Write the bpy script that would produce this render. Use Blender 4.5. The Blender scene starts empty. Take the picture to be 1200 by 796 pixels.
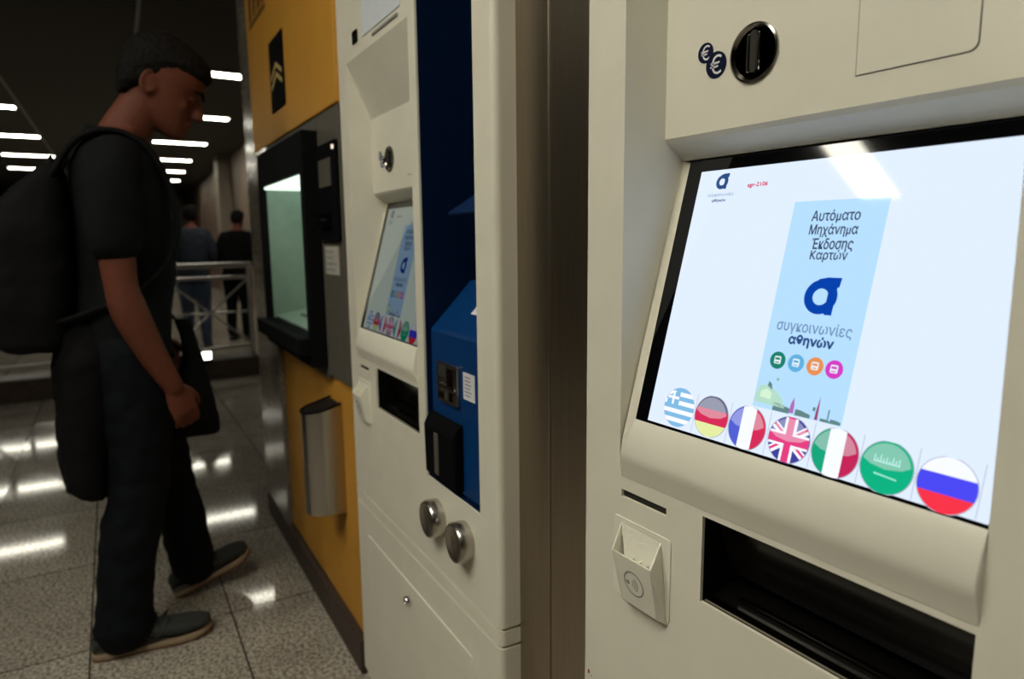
import bpy, bmesh, math, random
from math import sin, cos, pi, radians, sqrt, atan2
from mathutils import Vector, Matrix

random.seed(7)
scene = bpy.context.scene
COL = scene.collection

# ------------------------------------------------------------------ camera
def set_camera():
    ya, pt, ro = radians(57.6461), radians(8.4354), radians(-0.563)
    fw = Vector((-sin(ya)*cos(pt), cos(ya)*cos(pt), -sin(pt)))
    r = Vector((cos(ya), sin(ya), 0)); u = r.cross(fw)
    R = cos(ro)*r + sin(ro)*u; U = -sin(ro)*r + cos(ro)*u
    cam = bpy.data.cameras.new('camera'); o = bpy.data.objects.new('camera', cam)
    cam.sensor_fit = 'HORIZONTAL'; cam.sensor_width = 36.0; cam.lens = 794.48*36/1200
    cam.clip_start = 0.02; cam.clip_end = 200
    cam.dof.use_dof = True; cam.dof.focus_distance = 0.80; cam.dof.aperture_fstop = 4.5
    m = Matrix((R, U, -fw)).transposed().to_4x4(); m.translation = (0, 0, 1.19)
    o.matrix_world = m; COL.objects.link(o); scene.camera = o
set_camera()

# ------------------------------------------------------------------ world, exposure, lamp strength
w = bpy.data.worlds.new('world'); scene.world = w; w.use_nodes = True
w.node_tree.nodes['Background'].inputs[0].default_value = (0.9, 0.85, 0.75, 1)
w.node_tree.nodes['Background'].inputs[1].default_value = 0.012
scene.view_settings.view_transform = 'Standard'
scene.view_settings.look = 'None'
scene.view_settings.exposure = 0.0
scene.view_settings.gamma = 1.0
scene.view_settings.use_curve_mapping = False
LAMP = 27.0               # radiance of the ceiling strip lamps
LAMP_COL = (1.0, 0.955, 0.80)
SCREEN = 1.1

# ------------------------------------------------------------------ materials
def nodes(name):
    m = bpy.data.materials.new(name); m.use_nodes = True
    nt = m.node_tree
    return m, nt, nt.nodes['Principled BSDF']
def mat(name, col, rough=0.5, metal=0.0, var=0.06, scale=30.0, bump=0.0, bscale=200.0, spec=0.5, coat=0.0, stretch=None):
    m, nt, b = nodes(name)
    b.inputs['Roughness'].default_value = rough; b.inputs['Metallic'].default_value = metal
    b.inputs['Specular IOR Level'].default_value = spec
    if coat: b.inputs['Coat Weight'].default_value = coat; b.inputs['Coat Roughness'].default_value = 0.05
    tc = nt.nodes.new('ShaderNodeTexCoord'); mp = nt.nodes.new('ShaderNodeMapping')
    nt.links.new(tc.outputs['Object'], mp.inputs['Vector'])
    if stretch: mp.inputs['Scale'].default_value = stretch
    n = nt.nodes.new('ShaderNodeTexNoise'); n.inputs['Scale'].default_value = scale; n.inputs['Detail'].default_value = 4
    nt.links.new(mp.outputs[0], n.inputs['Vector'])
    r = nt.nodes.new('ShaderNodeValToRGB')
    r.color_ramp.elements[0].position = 0.3; r.color_ramp.elements[1].position = 0.7
    r.color_ramp.elements[0].color = tuple(c*(1-var) for c in col)+(1,)
    r.color_ramp.elements[1].color = tuple(min(1, c*(1+var)) for c in col)+(1,)
    nt.links.new(n.outputs['Fac'], r.inputs[0]); nt.links.new(r.outputs[0], b.inputs['Base Color'])
    if bump:
        n2 = nt.nodes.new('ShaderNodeTexNoise'); n2.inputs['Scale'].default_value = bscale
        nt.links.new(mp.outputs[0], n2.inputs['Vector'])
        bp = nt.nodes.new('ShaderNodeBump'); bp.inputs['Strength'].default_value = bump; bp.inputs['Distance'].default_value = 0.002
        nt.links.new(n2.outputs['Fac'], bp.inputs['Height']); nt.links.new(bp.outputs[0], b.inputs['Normal'])
    return m
def emit(name, col, strength=1.0, gloss=True, rough=0.04, alpha=None):
    m, nt, b = nodes(name)
    b.inputs['Base Color'].default_value = (0.004, 0.004, 0.005, 1)
    b.inputs['Roughness'].default_value = rough if gloss else 0.6
    b.inputs['Emission Color'].default_value = tuple(col)+(1,)
    b.inputs['Emission Strength'].default_value = strength
    if alpha is not None: b.inputs['Alpha'].default_value = alpha
    return m
def srgb(r, g, b):
    f = lambda c: (c/255/12.92) if c/255 <= 0.04045 else ((c/255+0.055)/1.055)**2.4
    return (f(r), f(g), f(b))

MT = {}
MT['beige'] = mat('beige_paint', (0.75, 0.72, 0.61), 0.42, var=0.03, scale=12, bump=0.08, bscale=900)
MT['beige2'] = mat('beige_plastic', (0.80, 0.78, 0.67), 0.38, var=0.03, scale=12)
MT['white'] = mat('white_plate', (0.72, 0.76, 0.82), 0.35, var=0.02)
MT['gap'] = mat('dark_gap', (0.02, 0.018, 0.015), 0.8)
MT['black'] = mat('black_plastic', (0.005, 0.005, 0.006), 0.7, spec=0.03)
MT['blackgloss'] = mat('black_gloss', (0.003, 0.003, 0.004), 0.05)
MT['tray'] = mat('tray_black', (0.004, 0.0036, 0.0034), 0.3, spec=0.3)
MT['smoke'] = mat('smoked_flap', (0.008, 0.006, 0.005), 0.15, spec=0.3)
MT['blue'] = mat('blue_panel', (0.001, 0.036, 0.15), 0.4, var=0.08, spec=0.2)
MT['visor'] = mat('visor_blue', (0.003, 0.020, 0.085), 0.4)
MT['navy'] = mat('navy_panel', (0.0022, 0.011, 0.042), 0.35, var=0.1, spec=0.2)
MT['chrome'] = mat('chrome', (0.75, 0.73, 0.70), 0.12, 1.0, var=0.02)
MT['darkchrome'] = mat('dark_chrome', (0.30, 0.28, 0.25), 0.14, 1.0, var=0.05)
MT['steel'] = mat('brushed_steel', (0.50, 0.47, 0.43), 0.27, 1.0, var=0.08, scale=20, stretch=(60, 60, 1))
MT['column'] = mat('column_steel', (0.38, 0.32, 0.25), 0.33, 1.0, var=0.10, scale=14, stretch=(60, 60, 0.6))
MT['ink'] = mat('navy_ink', (0.004, 0.007, 0.032), 0.6, spec=0.1)
MT['inkwhite'] = mat('white_ink', (0.75, 0.76, 0.80), 0.4)
MT['grey_ink'] = mat('grey_ink', (0.25, 0.26, 0.25), 0.5)
MT['red'] = mat('red_mark', (0.28, 0.02, 0.02), 0.6)
MT['yellow'] = mat('yellow_panel', (0.56, 0.275, 0.04), 0.5, var=0.06, scale=6, spec=0.15)
MT['greypanel'] = mat('grey_panel', (0.10, 0.092, 0.075), 0.5, var=0.08, spec=0.15)
MT['hood'] = mat('charcoal_hood', (0.006, 0.0065, 0.0065), 0.7, spec=0.04)
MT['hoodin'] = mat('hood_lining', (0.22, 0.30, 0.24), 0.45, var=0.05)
MT['label'] = mat('paper_label', (0.45, 0.43, 0.38), 0.6, var=0.15, scale=90)
MT['gold'] = mat('gold_ink', (0.50, 0.36, 0.12), 0.5)
MT['brown_ink'] = mat('brown_ink', (0.16, 0.075, 0.015), 0.5)
MT['plinth'] = mat('plinth_stone', (0.060, 0.042, 0.033), 0.5, var=0.25, scale=60, spec=0.2)
MT['skin'] = mat('skin', (0.130, 0.038, 0.021), 0.65, var=0.06, scale=40, spec=0.25)
MT['hair'] = mat('hair', (0.005, 0.004, 0.0035), 0.75, var=0.4, scale=160, bump=0.8, bscale=350, spec=0.15)
MT['shirt'] = mat('black_cotton', (0.0045, 0.005, 0.006), 0.9, var=0.15, bump=0.2, bscale=500, spec=0.15)
MT['jeans'] = mat('dark_denim', (0.0030, 0.0042, 0.0065), 0.85, var=0.3, scale=18, bump=0.25, bscale=600, spec=0.15)
MT['jacket'] = mat('black_cloth', (0.0025, 0.0025, 0.003), 0.9, var=0.2, spec=0.15)
MT['nylon'] = mat('black_nylon', (0.0025, 0.0025, 0.003), 0.8, var=0.2, bump=0.3, bscale=700, spec=0.15)
MT['shoe'] = mat('grey_shoe_mesh', (0.026, 0.029, 0.028), 0.9, var=0.2, scale=80, bump=0.3, bscale=600)
MT['shoeblack'] = mat('black_shoe_trim', (0.012, 0.012, 0.013), 0.6)
MT['sole'] = mat('tan_sole', (0.30, 0.22, 0.14), 0.6, var=0.1)
MT['outsole'] = mat('rust_outsole', (0.15, 0.06, 0.03), 0.7, var=0.1)
MT['rail'] = mat('rail_metal', (0.55, 0.53, 0.50), 0.3, 0.6)
MT['wall'] = mat('beige_wall', (0.17, 0.12, 0.082), 0.6, var=0.15, scale=1.2)
MT['wallbrown'] = mat('brown_shutter', (0.11, 0.065, 0.04), 0.6, var=0.1)
MT['walldark'] = mat('dark_wall', (0.05, 0.045, 0.04), 0.7, var=0.1)
MT['walllight'] = mat('pale_stone', (0.24, 0.20, 0.155), 0.5, var=0.1)
MT['denimblue'] = mat('blue_denim', (0.06, 0.09, 0.16), 0.85, var=0.2)
MT['navycloth'] = mat('navy_cloth', (0.014, 0.02, 0.034), 0.9, var=0.2)
MT['fixture'] = mat('lamp_housing', (0.30, 0.30, 0.29), 0.5)
MT['lamp'] = emit('lamp_tube', LAMP_COL, LAMP, gloss=False)
MT['spot'] = emit('spot_lens', (1, 0.97, 0.9), 6.0, gloss=False)
MT['hoodlamp'] = emit('hood_lamp', (0.82, 1.0, 0.84), 1.5, gloss=False)
MT['atmscreen'] = emit('cash_screen', (0.10, 0.22, 0.17), 0.5)
MT['led'] = emit('led', (1, 0.75, 0.6), 1.2, gloss=False)

def ceiling_mat():
    m, nt, b = nodes('ceiling_slats')
    tc = nt.nodes.new('ShaderNodeTexCoord'); wv = nt.nodes.new('ShaderNodeTexWave')
    wv.bands_direction = 'X'; wv.inputs['Scale'].default_value = 3.2; wv.inputs['Distortion'].default_value = 0.0
    nt.links.new(tc.outputs['Object'], wv.inputs['Vector'])
    r = nt.nodes.new('ShaderNodeValToRGB')
    r.color_ramp.elements[0].position = 0.10; r.color_ramp.elements[1].position = 0.25
    r.color_ramp.elements[0].color = (0.018, 0.016, 0.013, 1); r.color_ramp.elements[1].color = (0.055, 0.050, 0.042, 1)
    nt.links.new(wv.outputs['Fac'], r.inputs[0]); nt.links.new(r.outputs[0], b.inputs['Base Color'])
    bp = nt.nodes.new('ShaderNodeBump'); bp.inputs['Strength'].default_value = 0.5; bp.inputs['Distance'].default_value = 0.02
    nt.links.new(wv.outputs['Fac'], bp.inputs['Height']); nt.links.new(bp.outputs[0], b.inputs['Normal'])
    b.inputs['Roughness'].default_value = 0.7
    return m
def granite(name, tiles, light=(0.62, 0.56, 0.47), dark=(0.20, 0.17, 0.14), rough=0.06, spec=0.11):
    m, nt, b = nodes(name)
    tc = nt.nodes.new('ShaderNodeTexCoord')
    n1 = nt.nodes.new('ShaderNodeTexNoise'); n1.inputs['Scale'].default_value = 95; n1.inputs['Detail'].default_value = 3; n1.inputs['Roughness'].default_value = 0.7
    n2 = nt.nodes.new('ShaderNodeTexNoise'); n2.inputs['Scale'].default_value = 7; n2.inputs['Detail'].default_value = 5
    nt.links.new(tc.outputs['Object'], n1.inputs['Vector']); nt.links.new(tc.outputs['Object'], n2.inputs['Vector'])
    r = nt.nodes.new('ShaderNodeValToRGB')
    r.color_ramp.elements[0].position = 0.40; r.color_ramp.elements[1].position = 0.58
    r.color_ramp.elements[0].color = dark+(1,); r.color_ramp.elements[1].color = light+(1,)
    nt.links.new(n1.outputs['Fac'], r.inputs[0])
    mx = nt.nodes.new('ShaderNodeMix'); mx.data_type = 'RGBA'; mx.blend_type = 'MULTIPLY'; mx.inputs[0].default_value = 0.5
    nt.links.new(r.outputs[0], mx.inputs[6]); nt.links.new(n2.outputs['Fac'], mx.inputs[7])
    out = mx.outputs[2]
    if tiles:
        br = nt.nodes.new('ShaderNodeTexBrick'); br.offset = 0.0; br.squash = 1.0
        br.inputs['Scale'].default_value = 1.0; br.inputs['Brick Width'].default_value = tiles[0]; br.inputs['Row Height'].default_value = tiles[1]
        br.inputs['Mortar Size'].default_value = 0.003; br.inputs['Mortar Smooth'].default_value = 0.2
        br.inputs['Color1'].default_value = (1, 1, 1, 1); br.inputs['Color2'].default_value = (0.86, 0.86, 0.86, 1); br.inputs['Mortar'].default_value = (0.12, 0.11, 0.10, 1)
        nt.links.new(tc.outputs['Object'], br.inputs['Vector'])
        m2 = nt.nodes.new('ShaderNodeMix'); m2.data_type = 'RGBA'; m2.blend_type = 'MULTIPLY'; m2.inputs[0].default_value = 1.0
        nt.links.new(out, m2.inputs[6]); nt.links.new(br.outputs['Color'], m2.inputs[7]); out = m2.outputs[2]
    nt.links.new(out, b.inputs['Base Color'])
    b.inputs['Roughness'].default_value = rough; b.inputs['Specular IOR Level'].default_value = spec
    return m
MT['ceiling'] = ceiling_mat()
MT['floor'] = granite('granite_tiles', (0.63, 0.39))
MT['marble'] = granite('marble_pilaster', None, (0.30, 0.265, 0.21), (0.17, 0.145, 0.115), 0.16, 0.18)

# ------------------------------------------------------------------ mesh helpers
class MB:
    def __init__(s): s.v = []; s.f = []; s.m = []; s.mats = []
    def mi(s, m):
        if m is None: return 0
        if m not in s.mats: s.mats.append(m)
        return s.mats.index(m)
    def add(s, vs, fs, m=None):
        o = len(s.v); s.v += [tuple(p) for p in vs]; k = s.mi(m)
        for f in fs: s.f.append(tuple(i+o for i in f)); s.m.append(k)
        return s
    def quad(s, a, b, c, d, m=None): return s.add([a, b, c, d], [(0, 1, 2, 3)], m)
    def poly(s, pts, m=None): return s.add(pts, [tuple(range(len(pts)))], m)
    def box(s, x0, x1, y0, y1, z0, z1, m=None):
        vs = [(x, y, z) for z in (z0, z1) for y in (y0, y1) for x in (x0, x1)]
        return s.add(vs, [(0, 2, 3, 1), (4, 5, 7, 6), (0, 1, 5, 4), (2, 6, 7, 3), (0, 4, 6, 2), (1, 3, 7, 5)], m)
    def prism(s, pts, d0, d1, axis='y', m=None):
        # pts 2-D outline extruded along an axis: y -> (a,d,b), x -> (d,a,b), z -> (a,b,d)
        F = {'y': lambda p, d: (p[0], d, p[1]), 'x': lambda p, d: (d, p[0], p[1]), 'z': lambda p, d: (p[0], p[1], d)}[axis]
        n = len(pts); vs = [F(p, d0) for p in pts]+[F(p, d1) for p in pts]
        fs = [tuple(range(n)), tuple(range(2*n-1, n-1, -1))]+[(i, i+n, (i+1) % n+n, (i+1) % n) for i in range(n)]
        return s.add(vs, fs, m)
    def loft(s, rings, m=None, cap=True, closed=True):
        n = len(rings[0]); vs = [p for r in rings for p in r]; fs = []
        for i in range(len(rings)-1):
            for j in range(n if closed else n-1):
                k = (j+1) % n; fs.append((i*n+j, i*n+k, (i+1)*n+k, (i+1)*n+j))
        if cap and closed: fs += [tuple(range(n-1, -1, -1)), tuple(range((len(rings)-1)*n, len(rings)*n))]
        return s.add(vs, fs, m)
    def lathe(s, prof, c=(0, 0, 0), axis='y', n=32, m=None):
        # prof: (radius, height along axis)
        rings = []
        for r, h in prof:
            ring = []
            for k in range(n):
                a = 2*pi*k/n; p, q = r*cos(a), r*sin(a)
                ring.append({'y': (c[0]+p, c[1]+h, c[2]+q), 'z': (c[0]+p, c[1]+q, c[2]+h), 'x': (c[0]+h, c[1]+p, c[2]+q)}[axis])
            rings.append(ring)
        return s.loft(rings, m)
    def tube(s, pts, rad, n=12, m=None, flat=None, ends=True):
        # rounded tube along points; rad number or list; flat = (sx, sy) ellipse factors
        P = [Vector(p) for p in pts]; Rr = rad if isinstance(rad, (list, tuple)) else [rad]*len(P)
        rings = []; prev = None
        def frame(t):
            nonlocal prev
            a = prev if prev is not None else (Vector((1, 0, 0)) if abs(t.x) < 0.8 else Vector((0, 1, 0)))
            x = (a-t*a.dot(t)).normalized(); prev = x
            return x, t.cross(x)
        for i, p in enumerate(P):
            t = (P[min(i+1, len(P)-1)]-P[max(i-1, 0)]).normalized(); x, y = frame(t)
            fl = flat or (1, 1)
            def ring(c, r): return [tuple(c+x*(r*fl[0]*cos(2*pi*k/n))+y*(r*fl[1]*sin(2*pi*k/n))) for k in range(n)]
            if i == 0 and ends:
                for a in (80, 50, 25): rings.append(ring(p-t*Rr[i]*sin(radians(a)), Rr[i]*cos(radians(a))))
            rings.append(ring(p, Rr[i]))
            if i == len(P)-1 and ends:
                for a in (25, 50, 80): rings.append(ring(p+t*Rr[i]*sin(radians(a)), Rr[i]*cos(radians(a))))
        return s.loft(rings, m)
    def ell(s, c, r, n=16, m=None, rot=None):
        rings = []
        for i in range(1, n):
            a = -pi/2+pi*i/n; ring = []
            for k in range(n*2):
                b = pi*k/n; p = Vector((r[0]*cos(a)*cos(b), r[1]*cos(a)*sin(b), r[2]*sin(a)))
                if rot: p = rot @ p
                ring.append(tuple(p+Vector(c)))
            rings.append(ring)
        return s.loft(rings, m)
    def mesh(s, name, mt=None, smooth=False, fix=True):
        me = bpy.data.meshes.new(name); me.from_pydata(s.v, [], s.f)
        ms = s.mats if s.mats else ([mt] if mt else [])
        for k in ms: me.materials.append(k)
        if s.mats:
            for p, k in zip(me.polygons, s.m): p.material_index = k
        if fix:
            bm = bmesh.new(); bm.from_mesh(me); bmesh.ops.recalc_face_normals(bm, faces=bm.faces); bm.to_mesh(me); bm.free()
        for p in me.polygons: p.use_smooth = bool(smooth)
        me.update(); return me
    def build(s, name, mt=None, parent=None, smooth=False, bevel=0.0, seg=2, fix=True, angle=None):
        me = s.mesh(name, mt, smooth, fix)
        return link(me, name, parent, bevel, seg, angle)
def link(me, name, parent=None, bevel=0.0, seg=2, angle=None):
    o = bpy.data.objects.new(name, me); COL.objects.link(o)
    if parent: o.parent = parent
    if bevel:
        b = o.modifiers.new('bevel', 'BEVEL'); b.width = bevel; b.segments = seg; b.limit_method = 'ANGLE'; b.angle_limit = radians(40)
    if angle:
        bm = bmesh.new(); bm.from_mesh(me)
        for e in bm.edges:
            if len(e.link_faces) == 2 and e.calc_face_angle(0) > radians(angle): e.smooth = False
        for f in bm.faces: f.smooth = True
        bm.to_mesh(me); bm.free()
    return o
def thing(name, label, cat, loc=(0, 0, 0), rotz=0.0, group=None):
    o = bpy.data.objects.new(name, None); COL.objects.link(o); o.empty_display_size = 0.1
    o.location = loc; o.rotation_euler = (0, 0, rotz); tag(o, label, cat, group); return o
def tag(o, label, cat, group=None):
    o['label'] = label; o['category'] = cat
    if group: o['group'] = group
    return o
def struct(o): o['kind'] = 'structure'; return o
def remeshed(mb, name, voxel, parent=None, mt=None, smooth_it=4, loc=None, disp=None):
    me = mb.mesh(name, mt); o = bpy.data.objects.new(name, me); COL.objects.link(o)
    r = o.modifiers.new('r', 'REMESH'); r.mode = 'VOXEL'; r.voxel_size = voxel; r.use_smooth_shade = True
    if smooth_it:
        sm = o.modifiers.new('s', 'SMOOTH'); sm.factor = 0.5; sm.iterations = smooth_it
    if disp:
        tx = bpy.data.textures.new(name+'_folds', 'CLOUDS'); tx.noise_scale = disp[0]
        d = o.modifiers.new('d', 'DISPLACE'); d.texture = tx; d.strength = disp[1]; d.mid_level = 0.5; d.texture_coords = 'LOCAL'
    bpy.context.view_layer.update()
    dg = bpy.context.evaluated_depsgraph_get()
    m2 = bpy.data.meshes.new_from_object(o.evaluated_get(dg), depsgraph=dg)
    bpy.data.objects.remove(o); bpy.data.meshes.remove(me)
    m2.name = name; m2.materials.clear(); m2.materials.append(mt)
    for p in m2.polygons: p.use_smooth = True; p.material_index = 0
    ob = bpy.data.objects.new(name, m2); COL.objects.link(ob)
    if parent: ob.parent = parent
    return ob
def text_mesh(s, width=None, height=None, extrude=0.0, bold=0.0, shear=0.0):
    c = bpy.data.curves.new('text', 'FONT'); c.body = s; c.size = 1.0; c.extrude = extrude; c.offset = bold; c.shear = shear; c.resolution_u = 4
    o = bpy.data.objects.new('text', c); COL.objects.link(o); bpy.context.view_layer.update()
    dg = bpy.context.evaluated_depsgraph_get(); me = bpy.data.meshes.new_from_object(o.evaluated_get(dg), depsgraph=dg)
    bpy.data.objects.remove(o); bpy.data.curves.remove(c)
    xs = [v.co.x for v in me.vertices]; ys = [v.co.y for v in me.vertices]
    x0, x1, y0, y1 = min(xs), max(xs), min(ys), max(ys)
    sx = width/(x1-x0) if width else None; sy = height/(y1-y0) if height else None
    if sx is None: sx = sy
    if sy is None: sy = sx
    vs = [((v.co.x-(x0+x1)/2)*sx, (v.co.y-(y0+y1)/2)*sy) for v in me.vertices]
    fs = [tuple(p.vertices) for p in me.polygons]
    bpy.data.meshes.remove(me)
    return vs, fs
def arc(cx, cy, r, a0, a1, n=10): return [(cx+r*cos(radians(a0+(a1-a0)*k/n)), cy+r*sin(radians(a0+(a1-a0)*k/n))) for k in range(n+1)]
def rrect(x0, x1, y0, y1, r, n=5):
    return arc(x1-r, y1-r, r, 0, 90, n)+arc(x0+r, y1-r, r, 90, 180, n)+arc(x0+r, y0+r, r, 180, 270, n)+arc(x1-r, y0+r, r, 270, 360, n)

# ================================================================== the setting
ROT = radians(-2.35)
fl = MB().quad((-40, -12, 0), (12, -12, 0), (12, 8, 0), (-40, 8, 0)).build('floor', MT['floor'], fix=False)
fl.location = (-2.235, -0.07, 0); fl.rotation_euler = (0, 0, radians(-2.0)); struct(fl)
ce = MB().box(-40, 12, -12, 8, 2.92, 3.0).build('ceiling', MT['ceiling']); ce.rotation_euler = (0, 0, ROT); struct(ce)
struct(MB().box(-40, 9, -11, -10.8, 0, 2.92).build('wall_left', MT['walldark']))
struct(MB().box(-36.2, -36, -11, 6, 0, 2.92).build('wall_back', MT['walldark']))
struct(MB().box(6.0, 6.2, -11, 4, 0, 2.92).build('wall_front', MT['walldark']))
struct(MB().box(-2.75, 6, 0.98, 1.1, 0, 2.92).build('wall_right', MT['walldark']))
def farwall():
    a = Vector((-14.9, 2.76, 0)); d = Vector((-10.57, 0.64, 0)).normalized(); n = Vector((-d.y, d.x, 0))
    if n.y < 0: n = -n
    def P(t, w, z): return tuple(a+d*t+n*w+Vector((0, 0, z)))
    def blk(t0, t1, w0, w1, z0, z1):
        vs = [P(t, w, z) for z in (z0, z1) for w in (w0, w1) for t in (t0, t1)]
        return MB().add(vs, [(0, 2, 3, 1), (4, 5, 7, 6), (0, 1, 5, 4), (2, 6, 7, 3), (0, 4, 6, 2), (1, 3, 7, 5)])
    struct(blk(-12.2, 21, 0, 0.15, 0, 2.92).build('wall_right_far', MT['wall']))
    struct(blk(1.2, 6.5, -0.06, 0, 0, 2.25).build('door_1', MT['wallbrown'], bevel=0.01))
    struct(blk(0.1, 0.75, -0.25, 0, 0, 2.92).build('trim_1', MT['walllight'], bevel=0.02))
    struct(blk(13, 13.8, -0.9, -0.1, 0, 2.92).build('trim_2', MT['walllight'], bevel=0.02))
farwall()
struct(MB().box(-2.9, -2.75, 0.9, 2.2, 0, 2.92).build('wall_return', MT['marble']))

# steel cladding between the two ticket machines: two panels with a seam
def cladding():
    struct(MB().box(-0.99, -0.8005, 0.572, 0.61, 0, 2.92).build('trim_3', MT['column'], bevel=0.003))
    struct(MB().box(-0.7985, -0.60, 0.572, 0.61, 0, 2.92).build('trim_4', MT['column'], bevel=0.003))
cladding()
# ceiling seams running down the hall
for k, (yy, nm) in enumerate(((0.29, 'trim_5'), (-0.9, 'trim_6'))):
    o = MB().box(-30, 4, yy-0.012, yy+0.012, 2.905, 2.92).build(nm, MT['fixture']); o.rotation_euler = (0, 0, ROT); struct(o)

# ------------------------------------------------------------------ ceiling strip lamps
def make_lamp():
    t = thing('ceiling_light', 'x', 'ceiling light', (0, 0, 2.92), ROT)
    fr = MB()
    fr.box(-0.105, 0.105, -0.43, 0.43, -0.012, 0.0)
    for sx in (-1, 1): fr.box(sx*0.105-0.006, sx*0.105+0.006, -0.43, 0.43, -0.03, 0.0)
    for sy in (-1, 1): fr.box(-0.11, 0.11, sy*0.425-0.006, sy*0.425+0.006, -0.03, 0.0)
    fr.build('lamp_frame', MT['fixture'], t)
    MB().box(-0.098, 0.098, -0.415, 0.415, -0.028, -0.013).build('diffuser', MT['lamp'], t)
    return t
lamp0 = None
def lamp(x, y, label, group):
    global lamp0
    if lamp0 is None: t = lamp0 = make_lamp()
    else:
        t = lamp0.copy(); COL.objects.link(t)
        for ch in list(lamp0.children):
            c = ch.copy(); COL.objects.link(c); c.parent = t
    t.location = (x, y, 2.92); t['label'] = label; t['category'] = 'ceiling light'; t['group'] = group
    return t
ordw = ['first', 'second', 'third', 'fourth', 'fifth', 'sixth', 'seventh']
GR, GL = 'ceiling lights in the row by the machines', 'ceiling lights in the row over the hall'
xr = [-7.20, -9.72, -12.32, -14.92, -17.3, -19.8]
yr = [1.30, 1.42, 1.54, 1.65, 1.82, 2.0]
for k in range(6):
    lamp(xr[k]*1.08, yr[k]*1.08, f'{ordw[k]} lit strip light from the front in the row right of the man\'s face', GR)
for k, (x, y) in enumerate(((-10.07, -0.86), (-12.64, -0.72), (-15.31, -0.60), (-17.95, -0.69))):
    lamp(x*1.08, y*1.08, f'{ordw[k]} lit strip light from the front in the row left of the man\'s head', GL)
for k, (x, y) in enumerate(((-12.64, -1.57), (-15.31, -1.45))):
    lamp(x*1.08, y*1.08, ['lit strip light at the left edge, in line with the second from the front', 'lit strip light at the left edge, in line with the third from the front'][k], GL)
lamp(-2.02, -1.48, 'lit strip light mirrored in the top of the large touch screen', GL)
for k, (x, y) in enumerate(((-0.85, -0.70), (-0.85, -1.62), (-0.02, -0.70), (-0.02, -1.62))):  # unseen strip lamps added here to brighten the machine fronts
    lamp(x, y, ['lit strip light over the left edge of the near machine', 'lit strip light in the outer row left of the near machine', 'lit strip light above the camera',
                'lit strip light in the outer row beside the camera'][k], GL)

# ================================================================== ticket machine
# local frame: x along the front to the right, y into the wall, z up (metres)
W = 0.793; Y1 = 0.42
def cabinet_profile(rl=0.009, rr=0.012):
    left = [(rl-rl*sin(radians(a)), rl-rl*cos(radians(a))) for a in range(0, 91, 15)]      # (rl,0) -> (0,rl)
    right = [(W-rr+rr*sin(radians(a)), rr-rr*cos(radians(a))) for a in range(0, 91, 15)]   # (W-rr,0) -> (W,rr)
    return left, right
def shell(mb, z0, z1, holes=()):
    left, right = cabinet_profile()
    us = sorted({left[0][0], right[0][0]} | {h[0] for h in holes} | {h[1] for h in holes})
    zs = sorted({z0, z1} | {h[2] for h in holes} | {h[3] for h in holes})
    for i in range(len(us)-1):
        for j in range(len(zs)-1):
            cu, cz = (us[i]+us[i+1])/2, (zs[j]+zs[j+1])/2
            if any(h[0] < cu < h[1] and h[2] < cz < h[3] for h in holes): continue
            mb.quad((us[i], 0, zs[j]), (us[i+1], 0, zs[j]), (us[i+1], 0, zs[j+1]), (us[i], 0, zs[j+1]))
    for side in (left, right):
        pts = side+[(side[-1][0], Y1)]
        for a, b in zip(pts[:-1], pts[1:]): mb.quad((a[0], a[1], z0), (b[0], b[1], z0), (b[0], b[1], z1), (a[0], a[1], z1))
    outline = left[::-1]+right+[(W, Y1), (0, Y1)]
    mb.poly([(a, b, z0) for a, b in outline]); mb.poly([(a, b, z1) for a, b in outline])
    mb.quad((0, Y1, z0), (W, Y1, z0), (W, Y1, z1), (0, Y1, z1))
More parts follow.
